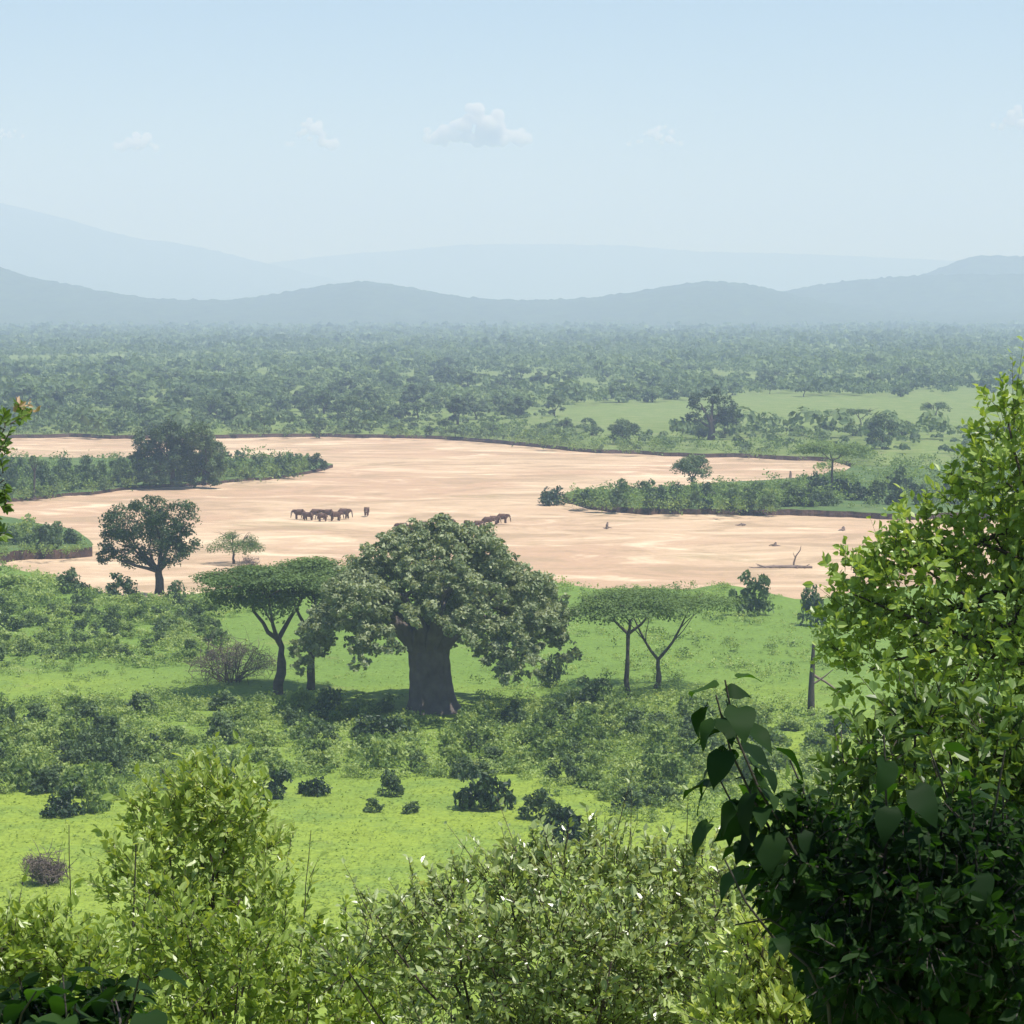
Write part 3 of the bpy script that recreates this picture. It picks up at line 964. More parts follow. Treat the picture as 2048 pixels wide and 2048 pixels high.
scatter(78, -40, 1330, 1420, 1575, (52, 92), (0.5, 0.8), ['green', 'green', 'green', 'green', 'pale', 'tree'], 'shrub of the thicket above the bright meadow', 'shrubs of the middle thicket',
        cond=lambda x, y: not (500 < x < 1080 and y > 1560) and not (790 < x < 940 and y < 1455))
scatter(30, 1080, 1660, 1440, 1640, (60, 110), (0.5, 0.8), ['green', 'green', 'green', 'pale'], 'shrub of the thicket right of the meadow', 'shrubs right of the meadow',
        cond=lambda x, y: y < 1560 or x > 1200)
scatter(22, -30, 240, 1480, 1600, (60, 100), (0.55, 0.85), ['green', 'tree'], 'shrub of the left margin thicket', 'shrubs of the left margin')
scatter(60, -40, 440, 1215, 1325, (34, 62), (0.5, 0.75), ['green', 'pale'], 'shrub on the left slope', 'shrubs of the left slope')
scatter(44, -40, 640, 945, 1000, (34, 60), (0.7, 1.0), ['tree', 'tree', 'pale'], 'bush on the sand peninsula', 'bushes on the peninsula', z=0.95,
        cond=lambda x, y: pen_far(x) + 22 < y < pen_near(x) - 4)
scatter(13, 450, 655, 928, 958, (30, 46), (0.7, 0.9), ['tree', 'tree', 'pale'], 'bush at the peninsula end', 'bushes at the peninsula end', z=0.95,
        cond=lambda x, y: pen_far(x) + 4 < y < pen_near(x) + 1)
scatter(46, 1160, 2050, 985, 1030, (34, 66), (0.65, 0.9), ['tree', 'tree', 'green', 'pale', 'dark'], 'bush on the right island', 'bushes on the island', z=1.4,
        cond=lambda x, y: isl_far(x) + 14 < y < isl_near(x) - 4 and (x < 1560 or y < 1012))
scatter(12, -40, 160, 1070, 1100, (40, 70), (0.6, 0.8), ['tree', 'green'], 'bush above the dark earth cut', 'bushes on the left bank', z=2.1,
        cond=lambda x, y: lb_far(x) + 8 < y < lb_near(x) - 20)

# the rest of the low shrubs, too many and small to count
mb = MB()


def bulk(n, x0, x1, y0, y1, wr, hr, cards_n, cond=None, z=None, tint=None, size=0.13):
    px, py = rng.uniform(x0, x1, n), rng.uniform(y0, y1, n)
    for a, b_ in zip(px, py):
        if cond is not None and not cond(a, b_):
            continue
        q, s = base_at(a, b_, z)
        w = rng.uniform(*wr) * s / 2
        h = w * 2 * rng.uniform(*hr)
        cl = [(q[0] + rng.normal() * w * 0.45, q[1] + rng.normal() * w * 0.45, q[2] + h * rng.uniform(0.25, 0.6), w * 0.5, w * 0.5, h * 0.42) for _ in range(6)]
        foliage(mb, cl, cards_n, w * size, 0.65, 0.6, 0.3, 0.35, tint=rng.random() if tint is None else tint)


bulk(1500, -200, 1500, 1400, 1592, (26, 58), (0.4, 0.7), 76, lambda x, y: not (480 < x < 1080 and y > 1555) and not (790 < x < 940 and y < 1440))
bulk(420, -200, 470, 1200, 1335, (24, 48), (0.4, 0.65), 90)
bulk(400, 1050, 1700, 1420, 1650, (26, 56), (0.4, 0.75), 76, lambda x, y: y < 1560 or x > 1210)
bulk(260, -100, 1620, 1290, 1420, (8, 26), (0.35, 0.7), 40, lambda x, y: not (780 < x < 950))
bulk(60, 1380, 1640, 1215, 1300, (10, 24), (0.4, 0.7), 40)
bulk(150, -100, 1250, 1590, 1800, (6, 20), (0.4, 0.7), 30)
bulk(480, -250, 660, 922, 1003, (24, 46), (0.65, 1.0), 64, lambda x, y: pen_far(x) + 4 < y < pen_near(x) + 1, 0.9, tint=0.22)
bulk(420, 1135, 1700, 955, 1032, (24, 46), (0.6, 0.9), 60, lambda x, y: isl_far(x) + 3 < y < isl_near(x) + 1 and (x < 1560 or y < 1018), 1.3, tint=0.25)
bulk(330, 1640, 2250, 922, 1016, (20, 44), (0.4, 0.75), 60, lambda x, y: y > isl_far(x) - 30, 1.4, tint=0.3)
bulk(190, -300, 180, 1052, 1122, (16, 40), (0.5, 0.8), 70, lambda x, y: lb_far(x) + 4 < y < lb_near(x) - 6, 1.9, tint=0.3)
bulk(160, -100, 560, 1150, 1225, (24, 54), (0.5, 0.8), 90, lambda x, y: y > near_shore(x) - 4)
bulk(140, 560, 1160, 1120, 1200, (20, 44), (0.5, 0.8), 60, lambda x, y: y > near_shore(x) - 6)
bulk(1900, -150, 1800, 1130, 1230, (12, 36), (0.4, 0.8), 40, lambda x, y: near_shore(x) - 14 < y < near_shore(x) + 6 and not (1560 < x < 1660))
bulk(420, 985, 1740, 850, 930, (22, 46), (0.55, 0.95), 56, lambda x, y: far_shore(x) - 26 < y < far_shore(x) + 0.5, 1.2, tint=0.2)
bulk(200, -100, 1000, 845, 885, (14, 30), (0.5, 0.9), 40, lambda x, y: far_shore(x) - 18 < y < far_shore(x) + 0.5, 1.2, tint=0.2)
bulk(620, 900, 1660, 1225, 1425, (12, 42), (0.4, 0.75), 52, lambda x, y: not (780 < x < 950) and fbm(np.array(x * 0.012), np.array(y * 0.03), 3, 70) > -0.1)
bulk(240, -100, 560, 1330, 1425, (12, 36), (0.4, 0.7), 56, lambda x, y: fbm(np.array(x * 0.012), np.array(y * 0.03), 3, 71) > 0.0)
tag(link('undergrowth', mb.mesh('undergrowth', M['leaf_shrub'])), 'low green undergrowth filling the gaps between the shrubs', kind='stuff')

# grass tufts on the near plain
n = 34000
px, py = rng.uniform(-250, 2300, n), rng.uniform(1150, 1960, n)
q = gp(px, py, ZL)
ok = py > near_shore(px) + 4
q = q[ok]
q[:, 2] = near_z(q[:, 0], q[:, 1])
n = len(q)
mb = MB()
for k in range(2):
    P = q + rng.normal(size=(n, 3)) * np.array([0.35, 0.9, 0])
    P[:, 2] = q[:, 2] + rng.uniform(0.04, 0.16, n)
    N = rng.normal(size=(n, 3)) * 0.3 + np.array([0, 0, 1])
    vv, ff = cards(P, N, rng.uniform(0.07, 0.24, n), 0.5)
    mb.add(vv, ff, np.clip(rng.normal(0.5, 0.2, n), 0, 1))
tag(link('grass', mb.mesh('grass', M['tuft'])), 'bright green grass growing over the near plain', kind='stuff')

# ------------------------------------------------------------------ far woodland
FT = []
for i in range(4):
    FT.append(dome_meshes(1.0, 0.62, 0.28, k=18, n=800, size=0.075, tr=0.04, leaf='leaf_forest', drop=0.7, fill=0.45, limbs=3))
for i in range(2):
    FT.append(acacia_meshes(1.0, 0.7, 5, 0.13, 3, 700, 0.08, 0.03, 0.4, leaf='leaf_forest', droop=0.25))
for i in range(2):
    FT.append(dome_meshes(1.0, 0.55, 0.25, k=16, n=800, size=0.075, tr=0.045, leaf='leaf_tree', drop=0.7, fill=0.45, limbs=3))
for grp in FT:
    pass


def meadow(x, y):
    """open meadow on the right beyond the river"""
    return (x > 1040) and (796 + 26 * max(0, (1500 - x) / 460) < y < 866 + 8 * math.sin(x * 0.02)) and x < 2100


def far_ok(x, y):
    if y > far_shore(x) - 3:
        return False
    return not meadow(x, y)


cnt = 0
fplaced = []
tries = 0
while cnt < 285 and tries < 20000:
    tries += 1
    px = rng.uniform(-60, 2110)
    py = 735 + 145 * rng.random() ** 0.9
    if not far_ok(px, py):
        continue
    if any(abs(px - a) < 24 and abs(py - b_) < 5.5 for a, b_ in fplaced):
        continue
    fplaced.append((px, py))
    q = gp(px, py, ZL)
    hh = rng.uniform(5.0, 11.0) if py < 840 else rng.uniform(3.0, 7.0)
    k = rng.integers(len(FT))
    lab = 'rounded hazy green tree in the woodland beyond the river sand' if k < 4 else ('flat-topped hazy tree in the woodland beyond the river sand' if k < 6 else 'darker round tree in the woodland beyond the river sand')
    grp = 'rounded woodland trees' if k < 4 else ('flat-topped woodland trees' if k < 6 else 'darker woodland trees')
    if k >= 6 and py < 850:
        hh = rng.uniform(8.0, 13.5)
    sx = hh * rng.uniform(0.9, 1.35)
    zone = ['above the left end of the sand', 'above the peninsula', 'left of the valley middle', 'above the baobab', 'right of the baobab', 'left of the lone broad tree', 'behind the lone broad tree', 'behind the far meadow', 'above the leafy right tree'][int(np.clip(px // 228, 0, 8))]
    band = 'at the far bank' if py > 850 else ('in the nearer woodland' if py > 800 else 'in the distant woodland')
    lab = lab.replace('in the woodland beyond the river sand', f'{band} {zone}')
    lab = ('tall ' if hh > 8 else 'low ') + lab
    place_tree('woodland_tree', lab, 'tree', q, rng.uniform(0, 6.28), (sx, sx, hh), FT[k], grp)
    cnt += 1

wood = MB()


def bulk_trees(P, hh, nc, tri_size, tri=False):
    """joined crowns: nc leaf clump faces for each tree"""
    n = len(P)
    d = norm(rng.normal(size=(n, nc, 3)))
    d[..., 2] = np.abs(d[..., 2]) * 1.0 - 0.25
    w = hh * rng.uniform(0.45, 0.75, n)
    rr = rng.uniform(0.6, 1.0, (n, nc, 1))
    sc = np.stack([w, w, hh * 0.5], -1)[:, None]
    cen = P[:, None] + np.array([0, 0, 1.0]) * (hh * 0.5)[:, None, None]
    Q = cen + d * rr * sc
    N = norm(d + norm(rng.normal(size=(n, nc, 3))) * 0.6 + np.array([0, 0, 0.3]))
    v, f = cards(Q.reshape(-1, 3), N.reshape(-1, 3), np.repeat(hh * tri_size, nc) * rng.uniform(0.7, 1.3, n * nc), 1.1 if tri else 0.7, tri=tri)
    base = np.clip(rng.normal(0.45, 0.2, n) + 0.35 * fbm(P[:, 0] * 0.012, P[:, 1] * 0.006, 3, 60), 0, 1)
    wood.add(v, f, np.clip(np.repeat(base, nc) + rng.normal(size=n * nc) * 0.12, 0, 1))


for (dn, df, dens, nc, ts) in ((1060, 1900, 1 / 130, 44, 0.14), (1900, 3200, 1 / 190, 26, 0.19), (3200, 5200, 1 / 420, 14, 0.36), (5200, 8000, 1 / 800, 8, 0.6)):
    tw = 0.235
    area = tw * (df * df - dn * dn)
    n = int(area * dens)
    D = np.sqrt(rng.uniform(dn * dn, df * df, n))
    X = D * rng.uniform(-tw, tw, n)
    py = np.degrees(0) + 1024 - F * np.tan(-np.arctan((H - ZL) / D) + TILT)
    px = 1024 + F * X / D
    clear = fbm(X * 0.006, D * 0.004, 3, 40)
    ok = np.array([far_ok(a, b_) for a, b_ in zip(px, py)]) & (clear < (0.5 if dn < 1500 else 0.8))
    P = np.stack([X, D, np.full(n, ZL)], -1)[ok]
    hh = rng.uniform(2.5, 8.0, len(P)) * (1 + 0.9 * (rng.random(len(P)) > 0.9)) * (1 + 0.4 * fbm(P[:, 0] * 0.01, P[:, 1] * 0.006, 2, 61))
    hh = np.clip(hh, 1.5, 14)
    bulk_trees(P, hh, nc, ts, dn > 1500)
n = 1500
px, py = rng.uniform(-300, 1120, n), rng.uniform(815, 884, n)
ok = py < far_shore(px) - 2
P = gp(px[ok], py[ok], ZL)
bulk_trees(P, rng.uniform(1.2, 3.6, len(P)), 26, 0.2)
# sparse low bushes on the far meadow and along the far shore
n = 260
px, py = rng.uniform(1000, 2200, n), rng.uniform(862, 912, n)
ok = (py < far_shore(px) - 3) & ~((px > 1370) & (px < 1475) & (py > 866))
P = gp(px[ok], py[ok], ZL)
bulk_trees(P, rng.uniform(1.5, 4.5, len(P)), 40, 0.2)
tag(link('woodland', wood.mesh('woodland', M['leaf_forest'])), 'hazy green woodland covering the far plain to the hills', kind='stuff')

# ------------------------------------------------------------------ elephants
def elephant_mesh(st_):
    V = [(0, -1.0, 1.72), (0, 0, 1.70), (0, .85, 1.80), (0, 1.25, 2.0), (0, 1.62, 2.12), (0, 1.92, 1.82), (0, 2.08, 1.35), (0, 2.12, 0.85), (0, 2.22, 0.4)]
    Rr = [.60, .78, .66, .46, .42, .25, .155, .115, .08]
    E = [(i, i + 1) for i in range(8)]
    for sx, sy, parent, dy in ((-.36, .85, 2, .22 * st_), (.36, .85, 2, -.22 * st_), (-.34, -.95, 0, -.22 * st_), (.34, -.95, 0, .22 * st_)):
        i = len(V)
        V += [(sx, sy + dy * 0.3, 1.15), (sx, sy + dy * 0.7, .62), (sx, sy + dy, .06)]
        Rr += [.30, .215, .22]
        E += [(parent, i), (i, i + 1), (i + 1, i + 2)]
    i = len(V)
    V += [(0, -1.55, 1.65), (0, -1.62, 1.0)]
    Rr += [.07, .04]
    E += [(0, i), (i, i + 1)]
    me = bpy.data.meshes.new('elephant_cage')
    me.from_pydata(V, E, [])
    o = bpy.data.objects.new('elephant_cage', me)
    C.objects.link(o)
    md = o.modifiers.new('skin', 'SKIN')
    md.use_smooth_shade = True
    for k, sv in enumerate(me.skin_vertices[0].data):
        sv.radius = (Rr[k], Rr[k])
        sv.use_root = (k == 1)
    o.modifiers.new('sub', 'SUBSURF').levels = 2
    bpy.context.view_layer.update()
    dg = bpy.context.evaluated_depsgraph_get()
    out_ = bpy.data.meshes.new_from_object(o.evaluated_get(dg))
    bpy.data.objects.remove(o)
    out_.name = 'elephant_body'
    out_.materials.clear()
    out_.materials.append(M['elephant'])
    return out_


def ear_mesh(side):
    a = np.linspace(0, 6.283, 12, endpoint=False)
    r = 0.46 * (1 + 0.18 * np.cos(a - 1.0))
    rim = np.stack([side * (0.40 + 0.10 * np.cos(a)), 1.30 - 0.85 * r * np.cos(a) - 0.12, 1.95 - 1.15 * r * np.sin(a)], -1)
    mb = MB()
    for off in (0.0, 0.05):
        v = np.concatenate([rim + np.array([side * off, 0, 0]), [[side * (0.46 + off), 1.2, 1.9]]])
        mb.add(v, np.array([(i, (i + 1) % 12, 12) for i in range(12)]), smooth=True)
    v = np.concatenate([rim, rim + np.array([side * 0.05, 0, 0])])
    mb.add(v, np.array([(i, (i + 1) % 12, 12 + (i + 1) % 12, 12 + i) for i in range(12)]))
    return mb.mesh('ear', M['elephant'])


EB = [elephant_mesh(1), elephant_mesh(-0.6)]
EARS = [ear_mesh(-1), ear_mesh(1)]
TUSK = [MB().add(*tube([(sx * .2, 1.85, 1.75), (sx * .25, 2.1, 1.45), (sx * .24, 2.4, 1.4)], (.055, .045, .015), 6), smooth=True).mesh('tusk', M['ivory']) for sx in (-1, 1)]
for px, py, sz, head, label in [
    (600, 1039, .98, 90, 'elephant leading at the left end of the tight herd, trunk hanging down'),
    (617, 1041, .80, 80, 'second elephant from the left in the tight herd'),
    (631, 1038, .95, -95, 'third elephant from the left in the tight herd'),
    (645, 1043, .78, 100, 'fourth elephant from the left, in the middle of the tight herd'),
    (657, 1039, .96, 85, 'fifth elephant from the left in the tight herd'),
    (671, 1042, .90, -80, 'sixth elephant from the left in the tight herd'),
    (687, 1038, 1.0, -100, 'elephant at the right end of the tight herd'),
    (733, 1032, .82, 178, 'lone elephant standing apart between the herd and the baobab top'),
    (806, 1067, .95, 95, 'elephant half hidden behind the left of the baobab top'),
    (824, 1069, .90, 80, 'elephant behind the baobab top, right of the half hidden one'),
    (846, 1064, .95, 100, 'elephant mostly hidden behind the middle of the baobab top'),
    (893, 1060, 1.0, -90, 'elephant hidden behind the crest of the baobab'),
    (933, 1058, .80, 10, 'small elephant just right of the baobab top'),
    (955, 1057, .72, -85, 'small elephant at the left end of the right-hand group'),
    (975, 1052, .85, -92, 'elephant in the middle of the right-hand group, on the left'),
    (986, 1050, .85, -88, 'elephant in the middle of the right-hand group, on the right'),
    (1004, 1047, .92, -90, 'elephant leading the right-hand group to the right, trunk down'),
]:
    q = gp(px, py, 0.08)
    e = tag(link('elephant', EB[rng.integers(2)], None, q, RAD(head), (sz * 1.12,) * 3), label, 'elephant', 'elephants on the river sand')
    for me in EARS:
        link('ear', me, e)
    for me in TUSK:
        link('tusk', me, e)

# ------------------------------------------------------------------ driftwood and debris on the sand
q = gp(1572, 1138, -0.3)
s = mpp(q[1])
mb = MB()
mb.add(*tube(curve((-6.2, 0.5, 0.3), (5.6, -0.4, 0.4), 9, 0.02), np.linspace(0.35, 0.5, 9) * np.array([.5, .8, 1, 1, 1, 1.1, 1, .8, .5]), 7, 0.1), smooth=True)
for i in range(14):
    p0 = np.array([rng.uniform(-5.5, 5), rng.uniform(-1, 1), 0.2])
    mb.add(*tube(curve(p0, p0 + np.array([rng.normal() * 2.2, rng.normal() * 1.2, rng.uniform(0.1, 0.8)]), 5, 0.1), np.linspace(0.2, 0.06, 5), 5), smooth=True)
up_ = MB().add(*tube([(1.6, 0, 0.1), (1.7, 0.1, 1.4), (2.1, 0, 2.8), (3.0, 0.1, 4.0), (3.2, 0.1, 5.0)], (.22, .2, .16, .11, .05), 6), smooth=True)
up_.add(*tube([(1.95, 0, 2.4), (1.6, 0.1, 3.2), (1.5, 0.1, 3.6)], (.1, .07, .03), 5), smooth=True)
place_tree('driftwood', 'stranded driftwood with one curved branch sticking up, on the sand at right', 'driftwood', q, 0, (1, 1, 1),
           [('log', mb.mesh('log', M['deadwood'])), ('branch', up_.mesh('branch', M['deadwood']))])


def stump(px, py, w, h, label, lean=0.2):
    q = gp(px, py, 0.02)
    mb = MB()
    mb.add(*tube(curve((0, 0, -0.1), (lean, 0, h), 5, 0.06), np.linspace(w, w * 0.45, 5), 7, 0.12), smooth=True)
    for i in range(3):
        a = rng.uniform(0, 6.28)
        mb.add(*tube(curve((0, 0, 0.2), (math.cos(a) * w * 3, math.sin(a) * w * 3, 0.0), 4, 0.1), np.linspace(w * .5, w * .15, 4), 5), smooth=True)
    tag(link('driftwood_stump', mb.mesh('stump', M['deadwood']), None, q), label, 'stump')


stump(1214, 1056, 0.45, 1.5, 'small pale stump alone on the sand right of the elephants')
stump(1686, 1060, 0.6, 0.9, 'low brown stump on the sand near the leafy right tree')
stump(1550, 1092, 0.5, 0.9, 'low stump on the sand above the driftwood')
stump(1482, 1050, 0.5, 0.5, 'tiny stump on the sand below the island')
stump(1580, 962, 0.5, 3.2, 'thin dead stem at the island edge before the narrow channel', 0.1)

# ------------------------------------------------------------------ foreground plants on the hill edge
def leaves6(P, U, N, L, asp=0.4, fold=0.25, droop=0.15):
    """pointed leaves: base at P, along U, two halves folded on the midrib"""
    n = len(P)
    U = norm(U)
    W = norm(np.cross(N, U))
    N = np.cross(U, W)
    L = np.broadcast_to(np.asarray(L, float), (n,))[:, None]
    w = L * asp * 0.5
    a = P
    t_ = P + U * L - N * L * droop
    m1 = P + U * L * 0.3
    m2 = P + U * L * 0.68 - N * L * droop * 0.4
    l1, r1 = m1 + W * w + N * w * fold, m1 - W * w + N * w * fold
    l2, r2 = m2 + W * w * 0.85 + N * w * fold, m2 - W * w * 0.85 + N * w * fold
    v = np.stack([a, l1, l2, t_, r2, r1], 1).reshape(-1, 3)
    b_ = np.arange(n)[:, None] * 6
    f = np.concatenate([b_ + np.array([0, 1, 2, 3]), b_ + np.array([0, 3, 4, 5])])
    return v, f


def shoots(fol, tw, P0, Dr, L, nl, leaf, asp, spread=0.9, tint=None, upl=0.3, twr=0.004):
    """leafy twigs: P0 (n,3), direction Dr, length L"""
    n = len(P0)
    Dr = norm(Dr)
    L = np.broadcast_to(np.asarray(L, float), (n,))
    k = np.linspace(0.12, 1.0, nl)
    bend = norm(rng.normal(size=(n, 3))) * 0.18
    pos = P0[:, None] + (Dr[:, None] * k[None, :, None] + bend[:, None] * (k ** 2)[None, :, None]) * L[:, None, None]
    pos = pos.reshape(-1, 3)
    D2 = np.repeat(Dr, nl, 0)
    side = norm(np.cross(D2, norm(rng.normal(size=(n * nl, 3)))))
    U = D2 * (1 - spread * 0.5) + side * spread + np.array([0, 0, upl])
    N = norm(rng.normal(size=(n * nl, 3))) * 1.0 + np.array([0.15, -0.25, 0.55])
    base = rng.random(n) if tint is None else np.clip(rng.normal(tint, 0.2, n), 0, 1)
    t_ = np.clip(np.repeat(base, nl) * 0.6 + np.tile(k, n) * 0.2 + rng.random(n * nl) * 0.3, 0, 1)
    v, f = leaves6(pos, U, N, leaf * np.repeat(rng.uniform(0.7, 1.2, n), nl) * rng.uniform(0.45, 1.3, n * nl), asp)
    fol.add(v, f, np.concatenate([t_, t_]))
    # twig ribbons with three sides
    e = P0 + (Dr + bend) * L[:, None]
    a = norm(np.cross(Dr, rng.normal(size=(n, 3)))) * twr
    b_ = np.cross(Dr, a)
    tri = [a, -0.5 * a + 0.87 * b_, -0.5 * a - 0.87 * b_]
    v = np.stack([P0 + q_ for q_ in tri] + [e + q_ * 0.3 for q_ in tri], 1).reshape(-1, 3)
    i6 = np.arange(n)[:, None] * 6
    tw.add(v, np.concatenate([i6 + np.array([0, 1, 4, 3]), i6 + np.array([1, 2, 5, 4]), i6 + np.array([2, 0, 3, 5])]))


def fbush(name, label, cat, leafm, d0, clumps, nshoot, slen, nl, leafpx, asp, base_px, spread=0.9, tint=None, upl=0.3, deep=1.0, out_up=0.45, extra=None, stemr=0.03, bark='bark_dark', hub=None):
    """clumps: (px, py, radius px); leaf and shoot lengths in px at distance d0"""
    s = mpp(d0)
    fol, tw = MB(), MB()
    cl = np.array(clumps, float)
    w = cl[:, 2] ** 2
    k = rng.choice(len(cl), nshoot, p=w / w.sum())
    dep = rng.normal(size=len(cl)) * cl[:, 2] * s * 0.6 * deep
    cen = at(cl[:, 0], cl[:, 1], d0) + np.stack([0 * dep, dep, 0 * dep], -1)
    d = norm(rng.normal(size=(nshoot, 3)))
    d[:, 2] = np.where(rng.random(nshoot) < 0.35, np.abs(d[:, 2]), d[:, 2])
    r = cl[k, 2] * s
    P0 = cen[k] + d * (r * rng.uniform(0.35, 0.95, nshoot))[:, None]
    Dr = d + np.array([0, 0, out_up]) + rng.normal(size=(nshoot, 3)) * 0.35
    shoots(fol, tw, P0, Dr, slen * s * np.clip(np.exp(rng.normal(0, 0.45, nshoot)), 0.4, 2.6), nl, leafpx * s, asp, spread, tint, upl)
    if extra:
        for (x0, y0, x1, y1, m) in extra:      # long single shoots that stand out of the crown
            a, b_ = at(x0, y0, d0), at(x1, y1, d0)
            a[1] += rng.normal() * 0.15
            nseg = 7
            for q in range(nseg):
                p = a + (b_ - a) * q / nseg
                shoots(fol, tw, p[None], ((b_ - a) + rng.normal(size=3) * 0.1 * np.linalg.norm(b_ - a))[None], np.linalg.norm(b_ - a) / nseg * 1.3, m, leafpx * s, asp, spread, tint, upl, 0.005)
    bx = at(base_px, 1800, d0)
    b0 = np.array([bx[0], d0, near_z(bx[0], d0) - 0.1])
    stm = MB()
    for q in range(len(cl)):
        if hub is None:
            stm.add(*tube(curve(b0 + rng.normal(size=3) * np.array([.12, .12, 0]), cen[q], 7, 0.10), np.linspace(stemr, stemr * 0.25, 7), 6), smooth=True)
        else:
            hb_ = at(hub[0], hub[1] + rng.uniform(-1, 1) * hub[2], d0)
            if q == 0:
                stm.add(*tube(np.vstack([curve(b0, at(hub[0], hub[1] + hub[2], d0), 6, 0.02), at(hub[0], hub[1] - hub[2], d0)[None]]), np.linspace(stemr * 2, stemr * 0.8, 7), 8), smooth=True)
            stm.add(*tube(curve(hb_, cen[q], 7, 0.08), np.linspace(stemr * 0.6, stemr * 0.15, 7), 6), smooth=True)
    e = tag(link(name, None, None, b0), label, cat)
    off = -b0
    for nm, mbb, mt in (('stems', stm, M[bark]), ('twigs', tw, M[bark]), ('foliage', fol, M[leafm])):
        me = mbb.mesh(nm, mt)
        o = link(nm, me, e, off)
        if nm != 'stems':
            tag(o, kind='stuff')
    return e


# leafy tree at the right edge
fbush('leafy_tree', 'bright green leafy tree filling the right edge of the view', 'tree', 'leaf_fresh', 26.0,
      [(2010, 830, 50), (2030, 900, 70), (2000, 960, 70), (1970, 1040, 95), (1880, 1075, 70), (1820, 1115, 60), (1750, 1165, 60), (1710, 1190, 65), (1725, 1260, 75), (1790, 1180, 100),
       (1800, 1300, 100), (1880, 1180, 110), (1900, 1320, 120), (2000, 1180, 130), (2020, 1330, 140), (1870, 1400, 90), (1990, 1440, 110), (2090, 1000, 140), (2140, 1200, 190), (2200, 1400, 220), (2180, 850, 140),
       (1730, 1340, 60), (2300, 1100, 240), (1960, 1520, 70), (1850, 1470, 55), (2060, 1540, 90)],
      2300, 50, 8, 21, 0.6, 2150, 1.0, 0.55, 0.25, 1.0, 0.3, extra=[(2005, 850, 2003, 752, 5), (2035, 860, 2045, 765, 5), (1980, 1000, 1950, 900, 4), (1700, 1180, 1655, 1130, 4), (1690, 1240, 1640, 1215, 4), (1860, 1050, 1850, 990, 4), (1920, 1000, 1900, 930, 4), (1680, 1300, 1640, 1290, 4), (1700, 1360, 1670, 1390, 4), (1850, 1440, 1800, 1480, 4), (1960, 930, 1940, 870, 4)], stemr=0.06, hub=(2170, 1200, 250))
# narrow-leaved bush at the bottom centre
fbush('narrow_leaved_bush', 'olive bush with narrow glinting leaves at the bottom centre', 'bush', 'leaf_olive', 15.0,
      [(1020, 1800, 90), (1120, 1760, 90), (1230, 1770, 90), (1330, 1800, 90), (920, 1830, 80), (860, 1890, 90), (980, 1900, 110), (1100, 1880, 120), (1220, 1890, 120), (1340, 1900, 110), (1430, 1850, 80),
       (800, 1940, 80), (900, 1990, 110), (1050, 2010, 130), (1200, 2020, 130), (1340, 2030, 120), (760, 1850, 50), (1440, 1960, 80), (1400, 1745, 55), (1460, 1790, 60), (1500, 1850, 60), (700, 1930, 60), (1100, 2150, 200), (1300, 2150, 200), (880, 2140, 160)],
      2500, 56, 9, 18, 0.52, 1120, 0.9, 0.5, 0.3, 0.9, 0.5,
      extra=[(1010, 1790, 1010, 1690, 6), (1090, 1740, 1060, 1660, 6), (1170, 1740, 1180, 1640, 6), (1270, 1750, 1300, 1680, 6), (930, 1800, 905, 1720, 6), (835, 1850, 820, 1725, 6), (760, 1850, 720, 1780, 5), (1370, 1760, 1400, 1690, 6), (870, 1810, 860, 1740, 5)], stemr=0.02)
# tall sapling on the left
fbush('leafy_sapling', 'tall loose leafy sapling rising over the meadow at lower left', 'sapling', 'leaf_sapling', 22.0,
      [(330, 1640, 70), (400, 1610, 70), (460, 1640, 70), (300, 1720, 70), (390, 1720, 90), (480, 1730, 80), (260, 1800, 60), (340, 1810, 80), (440, 1830, 100), (530, 1800, 60), (540, 1880, 70), (440, 1930, 110), (560, 1960, 80), (320, 1920, 90)],
      820, 50, 8, 21, 0.5, 420, 0.9, 0.5, 0.35, 1.0, 0.7,
      extra=[(300, 1660, 300, 1575, 5), (370, 1600, 365, 1560, 4), (450, 1600, 455, 1575, 4), (510, 1660, 540, 1600, 4), (590, 1960, 625, 1720, 4), (560, 1800, 590, 1650, 3), (270, 1740, 215, 1700, 4), (240, 1830, 200, 1730, 4)], stemr=0.03)
fbush('yellow_green_bush', 'yellow-green small-leaved bush in front of the sapling at the bottom left', 'bush', 'leaf_lime', 18.0,
      [(290, 1890, 70), (380, 1860, 80), (250, 1970, 90), (370, 1960, 110), (490, 1900, 80), (500, 2000, 110), (620, 2000, 90), (700, 1960, 70), (740, 2030, 80), (620, 1920, 60), (830, 2030, 60), (400, 2100, 160), (650, 2110, 160)],
      1000, 44, 8, 21, 0.5, 450, 0.9, 0.5, 0.35, 1.0, 0.5, extra=[(700, 1940, 690, 1800, 5), (620, 1900, 640, 1830, 5), (560, 1900, 575, 1790, 5)], stemr=0.02)
fbush('edge_bush', 'small sunlit bush in the bottom left corner behind the dark broad leaves', 'bush', 'leaf_lime', 16.0,
      [(30, 1900, 60), (110, 1890, 60), (180, 1930, 60), (60, 1970, 80), (160, 2000, 80), (-40, 1950, 90), (80, 2080, 120), (220, 2030, 70)],
      700, 44, 9, 21, 0.5, 90, 0.9, 0.35, 0.35, 1.0, 0.5, stemr=0.02)
fbush('bright_bush', 'bright yellow-green bush at the bottom, left of the dark shade', 'bush', 'leaf_lime', 13.0,
      [(1560, 1950, 55), (1620, 1960, 60), (1680, 1980, 50), (1500, 1990, 60), (1580, 2030, 80), (1670, 2050, 70), (1450, 2060, 80), (1560, 2130, 120), (1530, 1870, 35), (1490, 1900, 35)],
      620, 50, 9, 25, 0.42, 1560, 0.8, 0.55, 0.5, 0.9, 0.6, stemr=0.02)

